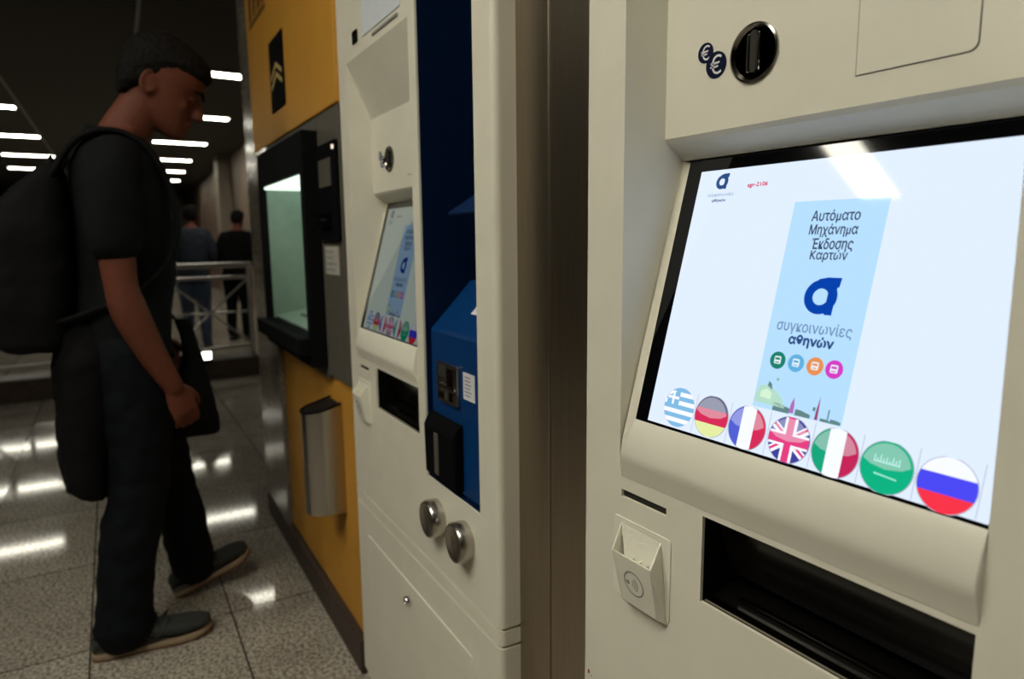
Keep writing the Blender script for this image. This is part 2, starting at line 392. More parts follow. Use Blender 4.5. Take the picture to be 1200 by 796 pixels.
def screen_content(scr, k, near):
    E = lambda nm, c: emit(nm, c, k)
    white = E('display_white', (0.70, 0.80, 0.95) if near else (0.86, 1.0, 0.88)); black = E('display_dark_text', srgb(58, 70, 92)); blue = E('display_blue', srgb(0, 62, 165))  # far screen's washed-out tint at a slant is put into its white
    banner = E('display_banner', srgb(176, 216, 250)); greytx = E('display_grey_text', srgb(110, 140, 175)); navy = E('display_navy_text', srgb(40, 75, 125))
    def sub(mb, name, mt=None): return mb.build(name, mt, scr, fix=False)
    sub(MB().quad((0.1165, 0.0035, 0.0004), (0.464, 0.0035, 0.0004), (0.464, 0.294, 0.0004), (0.1165, 0.294, 0.0004)), 'display_background', white)
    sub(MB().quad((0.2495, 0.0475, 0.0008), (0.342, 0.0475, 0.0008), (0.342, 0.252, 0.0008), (0.2475, 0.252, 0.0008)), 'display_banner', banner)
    def txt(s, cx, cy, width, height, m, name='display_text', bold=0.0, shear=0.0, z=0.0014):
        vs, fs = text_mesh(s, width, height, bold=0.002, shear=shear)
        mb = MB()
        for q in ((0, 0),) if not bold else ((-1, 0), (1, 0), (0, 1), (0, -1)):
            mb.add([(cx+a+q[0]*bold*height, cy+b+q[1]*bold*height, z+0.00003*(q[0]+2*q[1])) for a, b in vs], fs)
        return sub(mb, name, m)
    txt('Αυτόματο', 0.294, 0.236, 0.048, 0.0125, black, bold=0.018)
    txt('Μηχάνημα', 0.2945, 0.2225, 0.048, 0.0125, black, bold=0.018)
    txt('Έκδοσης', 0.2965, 0.2085, 0.041, 0.0130, black, bold=0.018)
    txt('Kαρτών', 0.2955, 0.1982, 0.037, 0.0115, black, bold=0.018)
    txt('συγκοινωνίες', 0.296, 0.129, 0.076, 0.0135, greytx, bold=0.012)
    txt('αθηνών', 0.2965, 0.1165, 0.045, 0.0115, navy, bold=0.05)
    def logo(cx, cy, s, m, z=0.0014):
        mb = MB(); n = 36
        ro, ri = 0.0165*s, 0.0078*s
        vs = [(cx+r*cos(2*pi*i/n), cy+r*sin(2*pi*i/n), z) for r in (ro, ri) for i in range(n)]
        mb.add(vs, [(i, (i+1) % n, n+(i+1) % n, n+i) for i in range(n)])
        mb.poly([(cx-0.001*s, cy+0.0095*s, z+0.0001), (cx+0.0165*s, cy+0.0095*s, z+0.0001), (cx+0.0175*s, cy+0.0185*s, z+0.0001), (cx+0.004*s, cy+0.0185*s, z+0.0001), (cx-0.005*s, cy+0.0165*s, z+0.0001)])
        mb.poly([(cx+0.0068*s, cy-0.0165*s, z+0.0002), (cx+0.0145*s, cy-0.0165*s, z+0.0002), (cx+0.0150*s, cy+0.012*s, z+0.0002), (cx+0.0068*s, cy+0.012*s, z+0.0002)])
        sub(mb, 'display_logo', m)
    logo(0.2965, 0.1597, 1.0, blue)
    logo(0.1505, 0.2795, 0.5, navy)
    txt('συγκοινωνίες', 0.152, 0.2648, 0.036, 0.005, greytx)
    txt('αθηνών', 0.151, 0.2583, 0.019, 0.004, navy, bold=0.05)
    red = E('display_red_text', srgb(205, 60, 90))
    txt('agr-2106', 0.1985, 0.2728, 0.025, 0.0055, red, bold=0.04)
    # four round icons
    wt = E('display_icon_white', srgb(225, 235, 240))
    for i, (cu, c) in enumerate(((0.2668, srgb(25, 125, 105)), (0.2865, srgb(95, 170, 215)), (0.306, srgb(225, 140, 80)), (0.3248, srgb(205, 60, 190)))):
        mb = MB(); m1 = E('icon_colour', c); cz = 0.0955
        mb.poly([(cu+0.0084*cos(2*pi*j/28), cz+0.0084*sin(2*pi*j/28), 0.0014) for j in range(28)], m1)
        mb.poly([(a, b, 0.0016) for a, b in rrect(cu-0.0036, cu+0.0036, cz-0.0034, cz+0.0040, 0.0012, 3)], wt)
        mb.poly([(a, b, 0.0018) for a, b in ((cu-0.0026, cz+0.0004), (cu+0.0026, cz+0.0004), (cu+0.0026, cz+0.0026), (cu-0.0026, cz+0.0026))], m1)
        mb.poly([(a, b, 0.0018) for a, b in ((cu-0.0022, cz-0.0024), (cu+0.0022, cz-0.0024), (cu+0.0022, cz-0.0014), (cu-0.0022, cz-0.0014))], m1)
        sub(mb, 'display_icon')
    # skyline drawing at the foot of the banner
    sk = MB(); g1 = E('sky_green', srgb(175, 215, 195)); g2 = E('sky_dark', srgb(95, 130, 130)); pu = E('sky_purple', srgb(170, 105, 175)); rd = E('sky_red', srgb(150, 70, 105))
    z = 0.0012
    sk.poly([(0.2505, 0.0525, z), (0.2845, 0.0515, z), (0.280, 0.060, z), (0.272, 0.0665, z), (0.262, 0.0705, z), (0.2535, 0.069, z), (0.2505, 0.060, z)], g1)
    sk.poly([(0.256, 0.058, z+.0001), (0.268, 0.057, z+.0001), (0.268, 0.0635, z+.0001), (0.262, 0.067, z+.0001), (0.256, 0.064, z+.0001)], E('sky_light', srgb(205, 235, 205)))
    sk.poly([(0.262, 0.0700, z+.0002), (0.268, 0.0665, z+.0002), (0.2665, 0.0720, z+.0002), (0.263, 0.0745, z+.0002)], g2)
    sk.poly([(0.2715+0.0018*cos(j), 0.0775+0.0018*sin(j), z) for j in (0, 1, 2, 3, 4, 5)], E('sky_dot', srgb(140, 185, 165)))
    for a, b, h in ((0.272, 0.284, 0.0555), (0.284, 0.290, 0.0535), (0.296, 0.306, 0.0535), (0.306, 0.3115, 0.052), (0.3215, 0.331, 0.0505), (0.331, 0.341, 0.0515)):
        sk.poly([(a, 0.0478, z), (b, 0.0478, z), (b, h-0.001, z), ((a+b)/2, h, z), (a, h, z)], g2)
    sk.poly([(0.2898, 0.049, z+.0002), (0.2945, 0.049, z+.0002), (0.2942, 0.0575, z+.0002), (0.2926, 0.064, z+.0002), (0.2905, 0.0575, z+.0002)], pu)
    sk.poly([(0.3160, 0.048, z+.0002), (0.3192, 0.048, z+.0002), (0.3188, 0.058, z+.0002), (0.3182, 0.070, z+.0002), (0.3166, 0.058, z+.0002)], rd)
    sk.poly([(0.328, 0.050, z+.0002), (0.3293, 0.050, z+.0002), (0.3293, 0.0595, z+.0002), (0.328, 0.0595, z+.0002)], g2)
    sk.poly([(0.313, 0.0555, z+.0002), (0.3155, 0.0555, z+.0002), (0.3155, 0.059, z+.0002), (0.313, 0.059, z+.0002)], g2)
    sub(sk, 'display_skyline')
    # flag buttons
    R = 0.0213
    C = {n: E('flag_'+n, srgb(*c)) for n, c in dict(w=(240, 243, 252), rim=(165, 172, 190), gb=(125, 182, 222), dk=(95, 98, 125), rd=(208, 42, 85), yl=(222, 230, 160), fb=(80, 92, 205), lw=(215, 215, 240),
         uk=(62, 62, 150), ukr=(222, 60, 125), it=(20, 160, 120), itr=(190, 35, 85), sa=(10, 172, 125), rb=(72, 70, 235), rr=(240, 50, 70), sl=(150, 225, 205)).items()}
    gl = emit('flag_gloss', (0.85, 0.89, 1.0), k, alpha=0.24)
    def seg(mb, cx, cy, lo, hi, m, z, vert=False, r=R):
        n = 24; P = []
        a0, a1 = math.asin(max(-1, lo/r)), math.asin(min(1, hi/r))
        A_ = [a0+(a1-a0)*i/n for i in range(n+1)]
        pts = [(r*cos(a), r*sin(a)) for a in A_]+[(-r*cos(a), r*sin(a)) for a in A_[::-1]]
        if vert: pts = [(q, p) for p, q in pts]
        mb.poly([(cx+p, cy+q, z) for p, q in pts], m)
    def clipbar(mb, cx, cy, ang, off, half, m, z, r=R, a=-1, b=1):
        d = (cos(ang), sin(ang)); n_ = (-d[1], d[0])
        pts = []
        for o_, e in ((off-half, b), (off+half, b), (off+half, a), (off-half, a)):
            L = sqrt(max(0, r*r-o_*o_))*e; pts.append((cx+d[0]*L+n_[0]*o_, cy+d[1]*L+n_[1]*o_, z))
        mb.poly(pts, m)
    fx = [0.1590, 0.2040, 0.2490, 0.2960, 0.3415, 0.3865, 0.4325]; fy = [0.0268, 0.0262, 0.0248, 0.0243, 0.0240, 0.0236, 0.0228]
    for i, (cx, cy) in enumerate(zip(fx, fy)):
        mb = MB(); z = 0.0016
        seg(mb, cx, cy, -R, R, C['lw'] if i in (0,) else C['rim'], z-0.0002, r=R*1.035)
        if i == 0:
            for q in range(9):
                lo = -R+2*R*q/9; seg(mb, cx, cy, lo, lo+2*R/9, C['gb'] if q % 2 == 0 else C['w'], z)
            clipbar(mb, cx, cy, pi/2, 0.010, 0.0085, C['gb'], z+0.0001, a=0, b=0.92)
            mb.poly([(cx+a, cy+b, z+0.0002) for a, b in ((-0.0115, 0.002), (-0.0085, 0.002), (-0.0085, 0.017), (-0.0115, 0.017))], C['w'])
            mb.poly([(cx+a, cy+b, z+0.0003) for a, b in ((-0.018, 0.008), (-0.002, 0.008), (-0.002, 0.011), (-0.018, 0.011))], C['w'])
        elif i == 1:
            for lo, hi, c in ((-R, -R*0.36, 'yl'), (-R*0.36, R*0.34, 'rd'), (R*0.34, R, 'dk')): seg(mb, cx, cy, lo, hi, C[c], z)
        elif i in (2, 4):
            for lo, hi, c in ((-R, -R*0.36, 'fb' if i == 2 else 'it'), (-R*0.36, R*0.36, 'w'), (R*0.36, R, 'rd' if i == 2 else 'itr')): seg(mb, cx, cy, lo, hi, C[c], z, True)
        elif i == 3:
            seg(mb, cx, cy, -R, R, C['uk'], z)
            for an in (0.62, -0.62):
                clipbar(mb, cx, cy, an, 0, 0.0034, C['w'], z+0.0001); clipbar(mb, cx, cy, an, 0.0006, 0.0012, C['ukr'], z+0.0002)
            clipbar(mb, cx, cy, 0, 0, 0.0064, C['w'], z+0.0003); clipbar(mb, cx, cy, pi/2, 0, 0.0064, C['w'], z+0.0004)
            clipbar(mb, cx, cy, 0, 0, 0.0042, C['ukr'], z+0.0005); clipbar(mb, cx, cy, pi/2, 0, 0.0036, C['ukr'], z+0.0006)
        elif i == 5:
            seg(mb, cx, cy, -R, R, C['sa'], z)
            for q in range(9):
                a = cx-0.011+q*0.0025; hgt = (0.006, 0.0035, 0.0065, 0.004, 0.0055, 0.003, 0.0065, 0.0045, 0.006)[q]
                mb.poly([(a, cy+0.003, z+0.0001), (a+0.0011, cy+0.003, z+0.0001), (a+0.0013, cy+0.003+hgt, z+0.0001), (a+0.0002, cy+0.003+hgt, z+0.0001)], C['sl'])
            mb.poly([(cx-0.011, cy+0.0032, z+0.0002), (cx+0.011, cy+0.0030, z+0.0002), (cx+0.011, cy+0.0042, z+0.0002), (cx-0.011, cy+0.0045, z+0.0002)], C['sl'])
            mb.poly([(cx-0.009, cy-0.0070, z+0.0001), (cx+0.010, cy-0.0085, z+0.0001), (cx+0.010, cy-0.0073, z+0.0001), (cx-0.009, cy-0.0055, z+0.0001)], C['sl'])
        else:
            for lo, hi, c in ((-R, -R*0.34, 'rr'), (-R*0.34, R*0.36, 'rb'), (R*0.36, R, 'w')): seg(mb, cx, cy, lo, hi, C[c], z)
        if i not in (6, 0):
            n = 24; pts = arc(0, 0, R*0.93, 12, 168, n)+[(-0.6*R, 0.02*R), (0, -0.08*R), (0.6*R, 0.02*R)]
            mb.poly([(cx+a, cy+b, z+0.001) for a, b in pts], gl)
        o = sub(mb, 'flag_button'); o['label'] = ['round blue and white striped flag button', 'round black red and gold flag button', 'round blue white red flag button', 'round flag button of crossed red and white bars on navy',
                                                   'round green white red flag button', 'round green flag button', 'round white blue red flag button'][i]
    dm = E('display_divider', srgb(185, 190, 205))
    for a in (0.1815, 0.2265, 0.2725, 0.3190, 0.3640, 0.4095, 0.4555):
        dv = MB(); dv.quad((a-0.0004, 0.0045, 0.0009), (a+0.0004, 0.0045, 0.0009), (a+0.0004, 0.046, 0.0009), (a-0.0004, 0.046, 0.0009))
        sub(dv, 'display_divider', dm)

def ticket_machine(loc, rotz, label, k, near):
    t = thing('ticket_machine', label, 'ticket machine', loc, rotz, 'ticket machines')
    rec = (0.0705, 0.4646, 0.922, 1.597); tr = (0.202, 0.463, 0.801, 0.898); bl = (0.499, 0.727, 0.728, 1.86); sl = (0.0745, 0.1495, 0.8785, 0.8880)
    # --- upper cabinet with its openings
    mb = MB(); shell(mb, 0.552, 2.06, (rec, tr, bl, sl))
    wp, ws = 0.0511, 0.081
    sec = [(0.0, 1.597), (wp, 1.474), (wp, 1.302), (wp+0.004, 1.297), (ws-0.004, 1.283), (ws, 1.279)]
    U0 = lambda w_: 0.0705+0.0125*min(1, w_/wp)
    for a, b in zip(sec[:-1], sec[1:]):
        mb.quad((U0(a[0]), a[0], a[1]), (rec[1], a[0], a[1]), (rec[1], b[0], b[1]), (U0(b[0]), b[0], b[1]))
    # side walls of the recess and the strip of surround left of the screen
    z_s = 0.979
    left = [(U0(w_), w_, z_) for w_, z_ in sec]+[(0.0705, 0.0, 0.922)]
    mb.poly(left)
    mb.poly([(rec[1], w_, z_) for w_, z_ in sec]+[(rec[1], 0.0, 0.922)])
    mb.quad((0.0735, 0.0005, z_s-0.03), (0.0975, 0.0, z_s), (0.0955, ws, 1.276), (U0(ws), ws, 1.279))
    # reveals of tray, slot and blue opening
    for h, d in ((tr, 0.004), (bl, 0.004), (sl, 0.004)):
        for (a, b) in (((h[0], h[2]), (h[1], h[2])), ((h[1], h[2]), (h[1], h[3])), ((h[1], h[3]), (h[0], h[3])), ((h[0], h[3]), (h[0], h[2]))):
            mb.quad((a[0], 0, a[1]), (b[0], 0, b[1]), (b[0], d, b[1]), (a[0], d, a[1]))
    mb.build('cabinet', MT['beige'], t, angle=30, smooth=True)
    # --- sill under the screen
    sb = MB(); U1 = 0.4642
    secs = [(0.0972, 0.0005, 0.980), (0.0955, -0.003, 0.9745), (0.0885, -0.0082, 0.951), (0.0845, -0.0098, 0.939), (0.0830, -0.0095, 0.933), (0.080, -0.0075, 0.926), (0.077, -0.0042, 0.9175), (0.0735, -0.0006, 0.905)]
    sb.loft([[(u, y, z) for u, y, z in secs], [(U1-0.002, y, z) for u, y, z in secs], [(U1+0.0002, y*0.8, z) for u, y, z in secs], [(U1+0.0004, 0.001, z) for u, y, z in secs]], closed=False)
    sb.poly([(u, y, z) for u, y, z in secs]+[(0.0705, 0.0, 0.922), (0.0735, 0.0005, 0.949)])
    sb.build('screen_sill', MT['beige2'], t, angle=50, smooth=True)
    # --- band and base
    mb = MB(); shell(mb, 0.520, 0.546); mb.build('cabinet_band', MT['beige'], t, bevel=0.003)
    mb = MB(); shell(mb, 0.03, 0.514); mb.build('base_cabinet', MT['beige'], t, bevel=0.003)
    MB().box(0.006, W-0.006, 0.007, Y1-0.01, 0.0, 0.55).build('base_core', MT['beige'], t)
    d = MB().prism(rrect(0.09, 0.69, 0.06, 0.445, 0.006, 3), -0.0025, 0.004, 'y').build('base_door', MT['beige'], t, bevel=0.0012)
    MB().lathe([(0.011, 0.0), (0.011, -0.010), (0.009, -0.013), (0.004, -0.0135), (0.003, -0.012)], (0.384, -0.0025, 0.408), 'y', 24).build('door_lock', MT['chrome'], d, smooth=True, angle=40)
    # --- upper sign plate, sensor
    MB().prism(rrect(0.204, 0.430, 1.625, 1.93, 0.004, 3), -0.002, 0.0, 'y').build('sign_plate', MT['white'], t, bevel=0.0015)
    MB().box(0.270, 0.417, -0.0025, 0.0, 1.6115, 1.6165).build('plate_rail', MT['grey_ink'], t)
    MB().prism(rrect(0.134, 0.170, 1.624, 1.652, 0.004, 3), -0.003, 0.0, 'y').build('sensor_window', MT['blackgloss'], t, bevel=0.001)
    # --- coin slot, symbols, hatch on the recessed panel
    cs = MB()
    cs.lathe([(0.0285, 0.0), (0.0285, -0.0025), (0.0265, -0.0032), (0.0245, -0.001), (0.018, 0.007), (0.010, 0.011), (0.002, 0.012)], (0.2035, wp, 1.371), 'y', 40)
    c = cs.build('coin_slot', MT['darkchrome'], t, smooth=True, angle=60)
    MB().prism(rrect(0.2005, 0.2075, 1.352, 1.392, 0.003, 3), wp-0.003, wp+0.010, 'y').build('slit', MT['gap'], c)
    for sx in (0.1965, 0.2085):
        MB().box(sx, sx+0.003, wp-0.0035, wp+0.010, 1.353, 1.389).build('slit_guide', MT['darkchrome'], c, bevel=0.0008)
    for (cx, cz, r, dy) in ((0.1405, 1.3845, 0.0105, 0.0004), (0.1555, 1.3695, 0.0135, 0.0008)):
        mb = MB(); mb.lathe([(r, 0.0), (r, -dy)], (cx, wp, cz), 'y', 32, MT['ink'])
        vs, fs = text_mesh('€', None, r*1.45)
        mb.add([(cx+a, wp-dy-0.0003, cz+b) for a, b in vs], fs, MT['inkwhite'])
        mb.build('coin_symbol', None, t, fix=False)
    hb = MB(); hb.prism([(0.311, 1.327)]+arc(0.408-0.007, 1.327+0.007, 0.007, 270, 360, 6)+[(0.408, 1.472), (0.311, 1.472)], wp-0.0004, wp, 'y', MT['gap'])
    hb.prism([(0.3118, 1.3278)]+arc(0.408-0.0078, 1.327+0.0078, 0.007, 270, 360, 6)+[(0.4072, 1.472), (0.3118, 1.472)], wp-0.0009, wp-0.0004, 'y', MT['beige'])
    hb.build('service_hatch', None, t)
    # --- touch screen: own frame lying in the tilted screen plane
    scr = MB().prism([(0.0965, 0.0004), (0.4646, 0.0004), (0.4646, 0.3085), (0.0950, 0.3085)], -0.012, 0.0, 'z').build('touch_screen', MT['blackgloss'], t, bevel=0.0006)
    v = Vector((0, 0.081, 0.2964)).normalized()
    m = Matrix(((1, 0, 0), v, Vector((1, 0, 0)).cross(v))).transposed().to_4x4(); m.translation = (0, 0.0, 0.980)
    scr.matrix_local = m
    screen_content(scr, k, near)
    # --- receipt slot
    MB().box(sl[0], sl[1], 0.004, 0.03, sl[2]-0.002, sl[3]+0.002).build('receipt_slot', MT['gap'], t)
    # --- pocket with contactless symbol
    pk = MB()
    pk.prism(rrect(0.0635, 0.1590, 0.752, 0.853, 0.004, 3), -0.0016, 0.0, 'y')
    L = [(0.076, -0.0016, 0.846), (0.0865, -0.0255, 0.8215), (0.0915, -0.0125, 0.757), (0.0915, -0.0016, 0.750)]
    Rr = [(0.1445, -0.0016, 0.845), (0.1525, -0.0255, 0.8215), (0.1500, -0.0125, 0.757), (0.1560, -0.0016, 0.750)]
    th = 0.0022
    pk.loft([[L[1], (L[1][0], L[1][1]+th, L[1][2]), (L[2][0], L[2][1]+th, L[2][2]), L[2]], [Rr[1], (Rr[1][0], Rr[1][1]+th, Rr[1][2]), (Rr[2][0], Rr[2][1]+th, Rr[2][2]), Rr[2]]])
    for S, dx in ((L, th), (Rr, -th)):
        a = [tuple(p) for p in S]; b = [(p[0]+dx, p[1], p[2]) for p in S]
        pk.loft([a, b])
    pk.quad(L[2], Rr[2], Rr[3], L[3])
    pk.loft([[L[0], Rr[0], (0.140, -0.010, 0.800), (0.094, -0.010, 0.800)], [(L[0][0], -0.0005, 0.846), (Rr[0][0], -0.0005, 0.845), (0.140, -0.004, 0.80), (0.094, -0.004, 0.80)]])
    for q in (0.107, 0.119, 0.131): pk.box(q, q+0.0015, -0.022, -0.004, 0.803, 0.815)
    pko = pk.build('ticket_pocket', MT['beige2'], t, bevel=0.0006)
    cb = MB(); n = 30; e1 = Vector((1, 0, 0)); e2 = (Vector(L[1])-Vector(L[2])); e2.x = 0; e2.normalize(); nn = e1.cross(e2)*1.0
    if nn.y > 0: nn = -nn
    cen = Vector((0.1195, (L[1][1]+L[2][1])/2, (L[1][2]+L[2][2])/2))+nn*0.0005
    def onp(a, b): return tuple(cen+e1*a+e2*b)
    cb.add([onp(r*cos(2*pi*i/n), r*sin(2*pi*i/n)) for r in (0.0165, 0.0145) for i in range(n)], [(i, (i+1) % n, n+(i+1) % n, n+i) for i in range(n)])
    for r in (0.005, 0.0085, 0.012):
        A_ = [radians(-45+90*i/8) for i in range(9)]
        pts = [(-0.006+(r+0.0007)*cos(a), (r+0.0007)*sin(a)) for a in A_]+[(-0.006+(r-0.0007)*cos(a), (r-0.0007)*sin(a)) for a in A_[::-1]]
        cb.add([onp(a, b) for a, b in pts], [(i, i+1, 16-i, 17-i) for i in range(8)])
    cb.poly([onp(-0.010+0.003*cos(j*pi/6), -0.001+0.003*sin(j*pi/6)) for j in range(12)])
    cb.build('contactless_symbol', MT['grey_ink'], pko, fix=False)
    # --- dispensing tray
    tb = MB(); d = 0.15
    a, b, c0, c1 = tr
    tb.quad((a, 0.004, c0), (b, 0.004, c0), (b, d, c0+0.02), (a, d, c0+0.02)); tb.quad((a, 0.004, c1), (b, 0.004, c1), (b, d, c1), (a, d, c1))
    tb.quad((a, 0.004, c0), (a, 0.004, c1), (a, d, c1), (a, d, c0)); tb.quad((b, 0.004, c0), (b, 0.004, c1), (b, d, c1), (b, d, c0)); tb.quad((a, d, c0), (b, d, c0), (b, d, c1), (a, d, c1))
    tro = tb.build('dispensing_tray', MT['tray'], t, fix=False)
    MB().prism([(0.018, c1-0.003), (0.021, c1-0.003), (0.050, c0+0.022), (0.047, c0+0.022)], a+0.004, b-0.004, 'x').build('tray_flap', MT['smoke'], tro)
    lp = MB(); lp.box(a+0.002, b-0.002, 0.005, 0.016, c0, c0+0.004); lp.box(a+0.03, b-0.004, 0.024, 0.032, c0+0.003, c0+0.010)
    lp.build('tray_lip', MT['darkchrome'], tro, bevel=0.001)
    # --- blue service column
    a, b, c0, c1 = bl
    bb = MB(); d = 0.135
    bb.quad((a, 0.004, c0), (a, 0.004, c1), (a, d, c1), (a, d, c0)); bb.quad((b, 0.004, c0), (b, 0.004, c1), (b, d, c1), (b, d, c0))
    bb.quad((a, d, c0), (b, d, c0), (b, d, c1), (a, d, c1)); bb.quad((a, 0.004, c1), (b, 0.004, c1), (b, d, c1), (a, d, c1)); bb.quad((a, 0.004, c0), (b, 0.004, c0), (b, d, c0), (a, d, c0))
    bo = bb.build('blue_column', MT['navy'], t, fix=False)
    lo = MB().prism([(0.013, c0+0.002), (0.013, 1.018), (0.016, 1.024), (0.098, 1.109), (0.104, 1.111), (d-0.002, 1.111), (d-0.002, c0+0.002)], a+0.004, b-0.002, 'x').build('blue_console', MT['blue'], bo, bevel=0.0025)
    MB().prism([(0.030, 1.233), (0.028, 1.238), (0.088, 1.275), (d-0.002, 1.275), (d-0.002, 1.262), (0.090, 1.258)], 0.560, b-0.002, 'x').build('blue_visor', MT['visor'], bo, bevel=0.002)
    co = MB().prism(rrect(0.546, 0.634, 0.893, 0.967, 0.004, 3), 0.005, 0.0128, 'y', MT['steel'])
    co.box(0.556, 0.590, 0.003, 0.006, 0.940, 0.962, MT['gap']); co.box(0.596, 0.626, 0.002, 0.006, 0.925, 0.960, MT['darkchrome'])
    co.box(0.552, 0.630, 0.001, 0.006, 0.921, 0.926, MT['chrome']); co.box(0.558, 0.588, 0.002, 0.006, 0.899, 0.914, MT['chrome']); co.box(0.602, 0.622, 0.003, 0.006, 0.898, 0.916, MT['darkchrome'])
    co.build('coin_mechanism', None, bo, bevel=0.0008)
    st = MB(); st.box(0.646, 0.690, 0.0118, 0.013, 0.912, 0.960, MT['inkwhite'])
    for q in range(6): st.box(0.652, 0.652+random.uniform(0.02, 0.032), 0.0114, 0.0118, 0.919+q*0.0065, 0.921+q*0.0065, MT['grey_ink'])
    st.build('instruction_sticker', None, bo)
    rd = MB().prism([(0.013, 0.736), (-0.006, 0.742), (-0.008, 0.838), (0.002, 0.858), (0.013, 0.862)], 0.505, 0.640, 'x').build('note_feeder', MT['black'], bo, bevel=0.003)
    MB().box(0.556, 0.574, -0.0092, -0.007, 0.752, 0.832).build('feeder_slot', MT['greypanel'], bo, bevel=0.0008)
    # warning sticker on the sloping top of the console
    sv = Vector((0, 0.082, 0.085)).normalized(); base = Vector((0.0, 0.016, 1.024)); nv = Vector((0, -0.085, 0.082)).normalized()
    def slp(u, s, o=0.0006): return tuple(Vector((u, 0, 0))+base+sv*s+nv*o)
    ws_ = MB(); ws_.poly([slp(0.610, 0.045), slp(0.700, 0.045), slp(0.700, 0.088), slp(0.610, 0.088)], MT['inkwhite'])
    ws_.poly([slp(0.618, 0.055, .001), slp(0.650, 0.055, .001), slp(0.634, 0.083, .001)], MT['red']); ws_.poly([slp(0.656, 0.058, .001), slp(0.694, 0.058, .001), slp(0.694, 0.064, .001), slp(0.656, 0.064, .001)], MT['grey_ink'])
    ws_.poly([slp(0.656, 0.072, .001), slp(0.694, 0.072, .001), slp(0.694, 0.078, .001), slp(0.656, 0.078, .001)], MT['grey_ink'])
    ws_.build('warning_sticker', None, bo, fix=False)
    # --- two round steel locks
    for cu in (0.548, 0.669):
        MB().lathe([(0.036, 0.0), (0.0365, -0.004), (0.0365, -0.022), (0.034, -0.026), (0.030, -0.0262), (0.029, -0.0255), (0.002, -0.0255)], (cu, 0.0, 0.6595), 'y', 40).build('lock_knob', MT['steel'], t, smooth=True, angle=40)
    return t
MA = ticket_machine((-0.6713, 0.534, 0), 0.0, 'beige ticket machine nearest the camera, its large touch screen bright with flag buttons', SCREEN, True)
MBk = ticket_machine((-1.6791, 0.5698, 0), radians(-2.63), 'beige ticket machine with a dark blue column, between yellow cash machine and steel cladding', 0.20, False)  # display glow lowered to imitate its dimming when seen at a slant
# small red stain low on the near machine
rs = MB()
rs.poly([(0.0145+0.0022*cos(j), -0.0004, 0.611+0.0035*sin(j)) for j in range(6)]); rs.poly([(0.0205+0.0012*cos(j), -0.0004, 0.608+0.0012*sin(j)) for j in range(6)])
rs.build('red_stain', MT['red'], MA, fix=False)

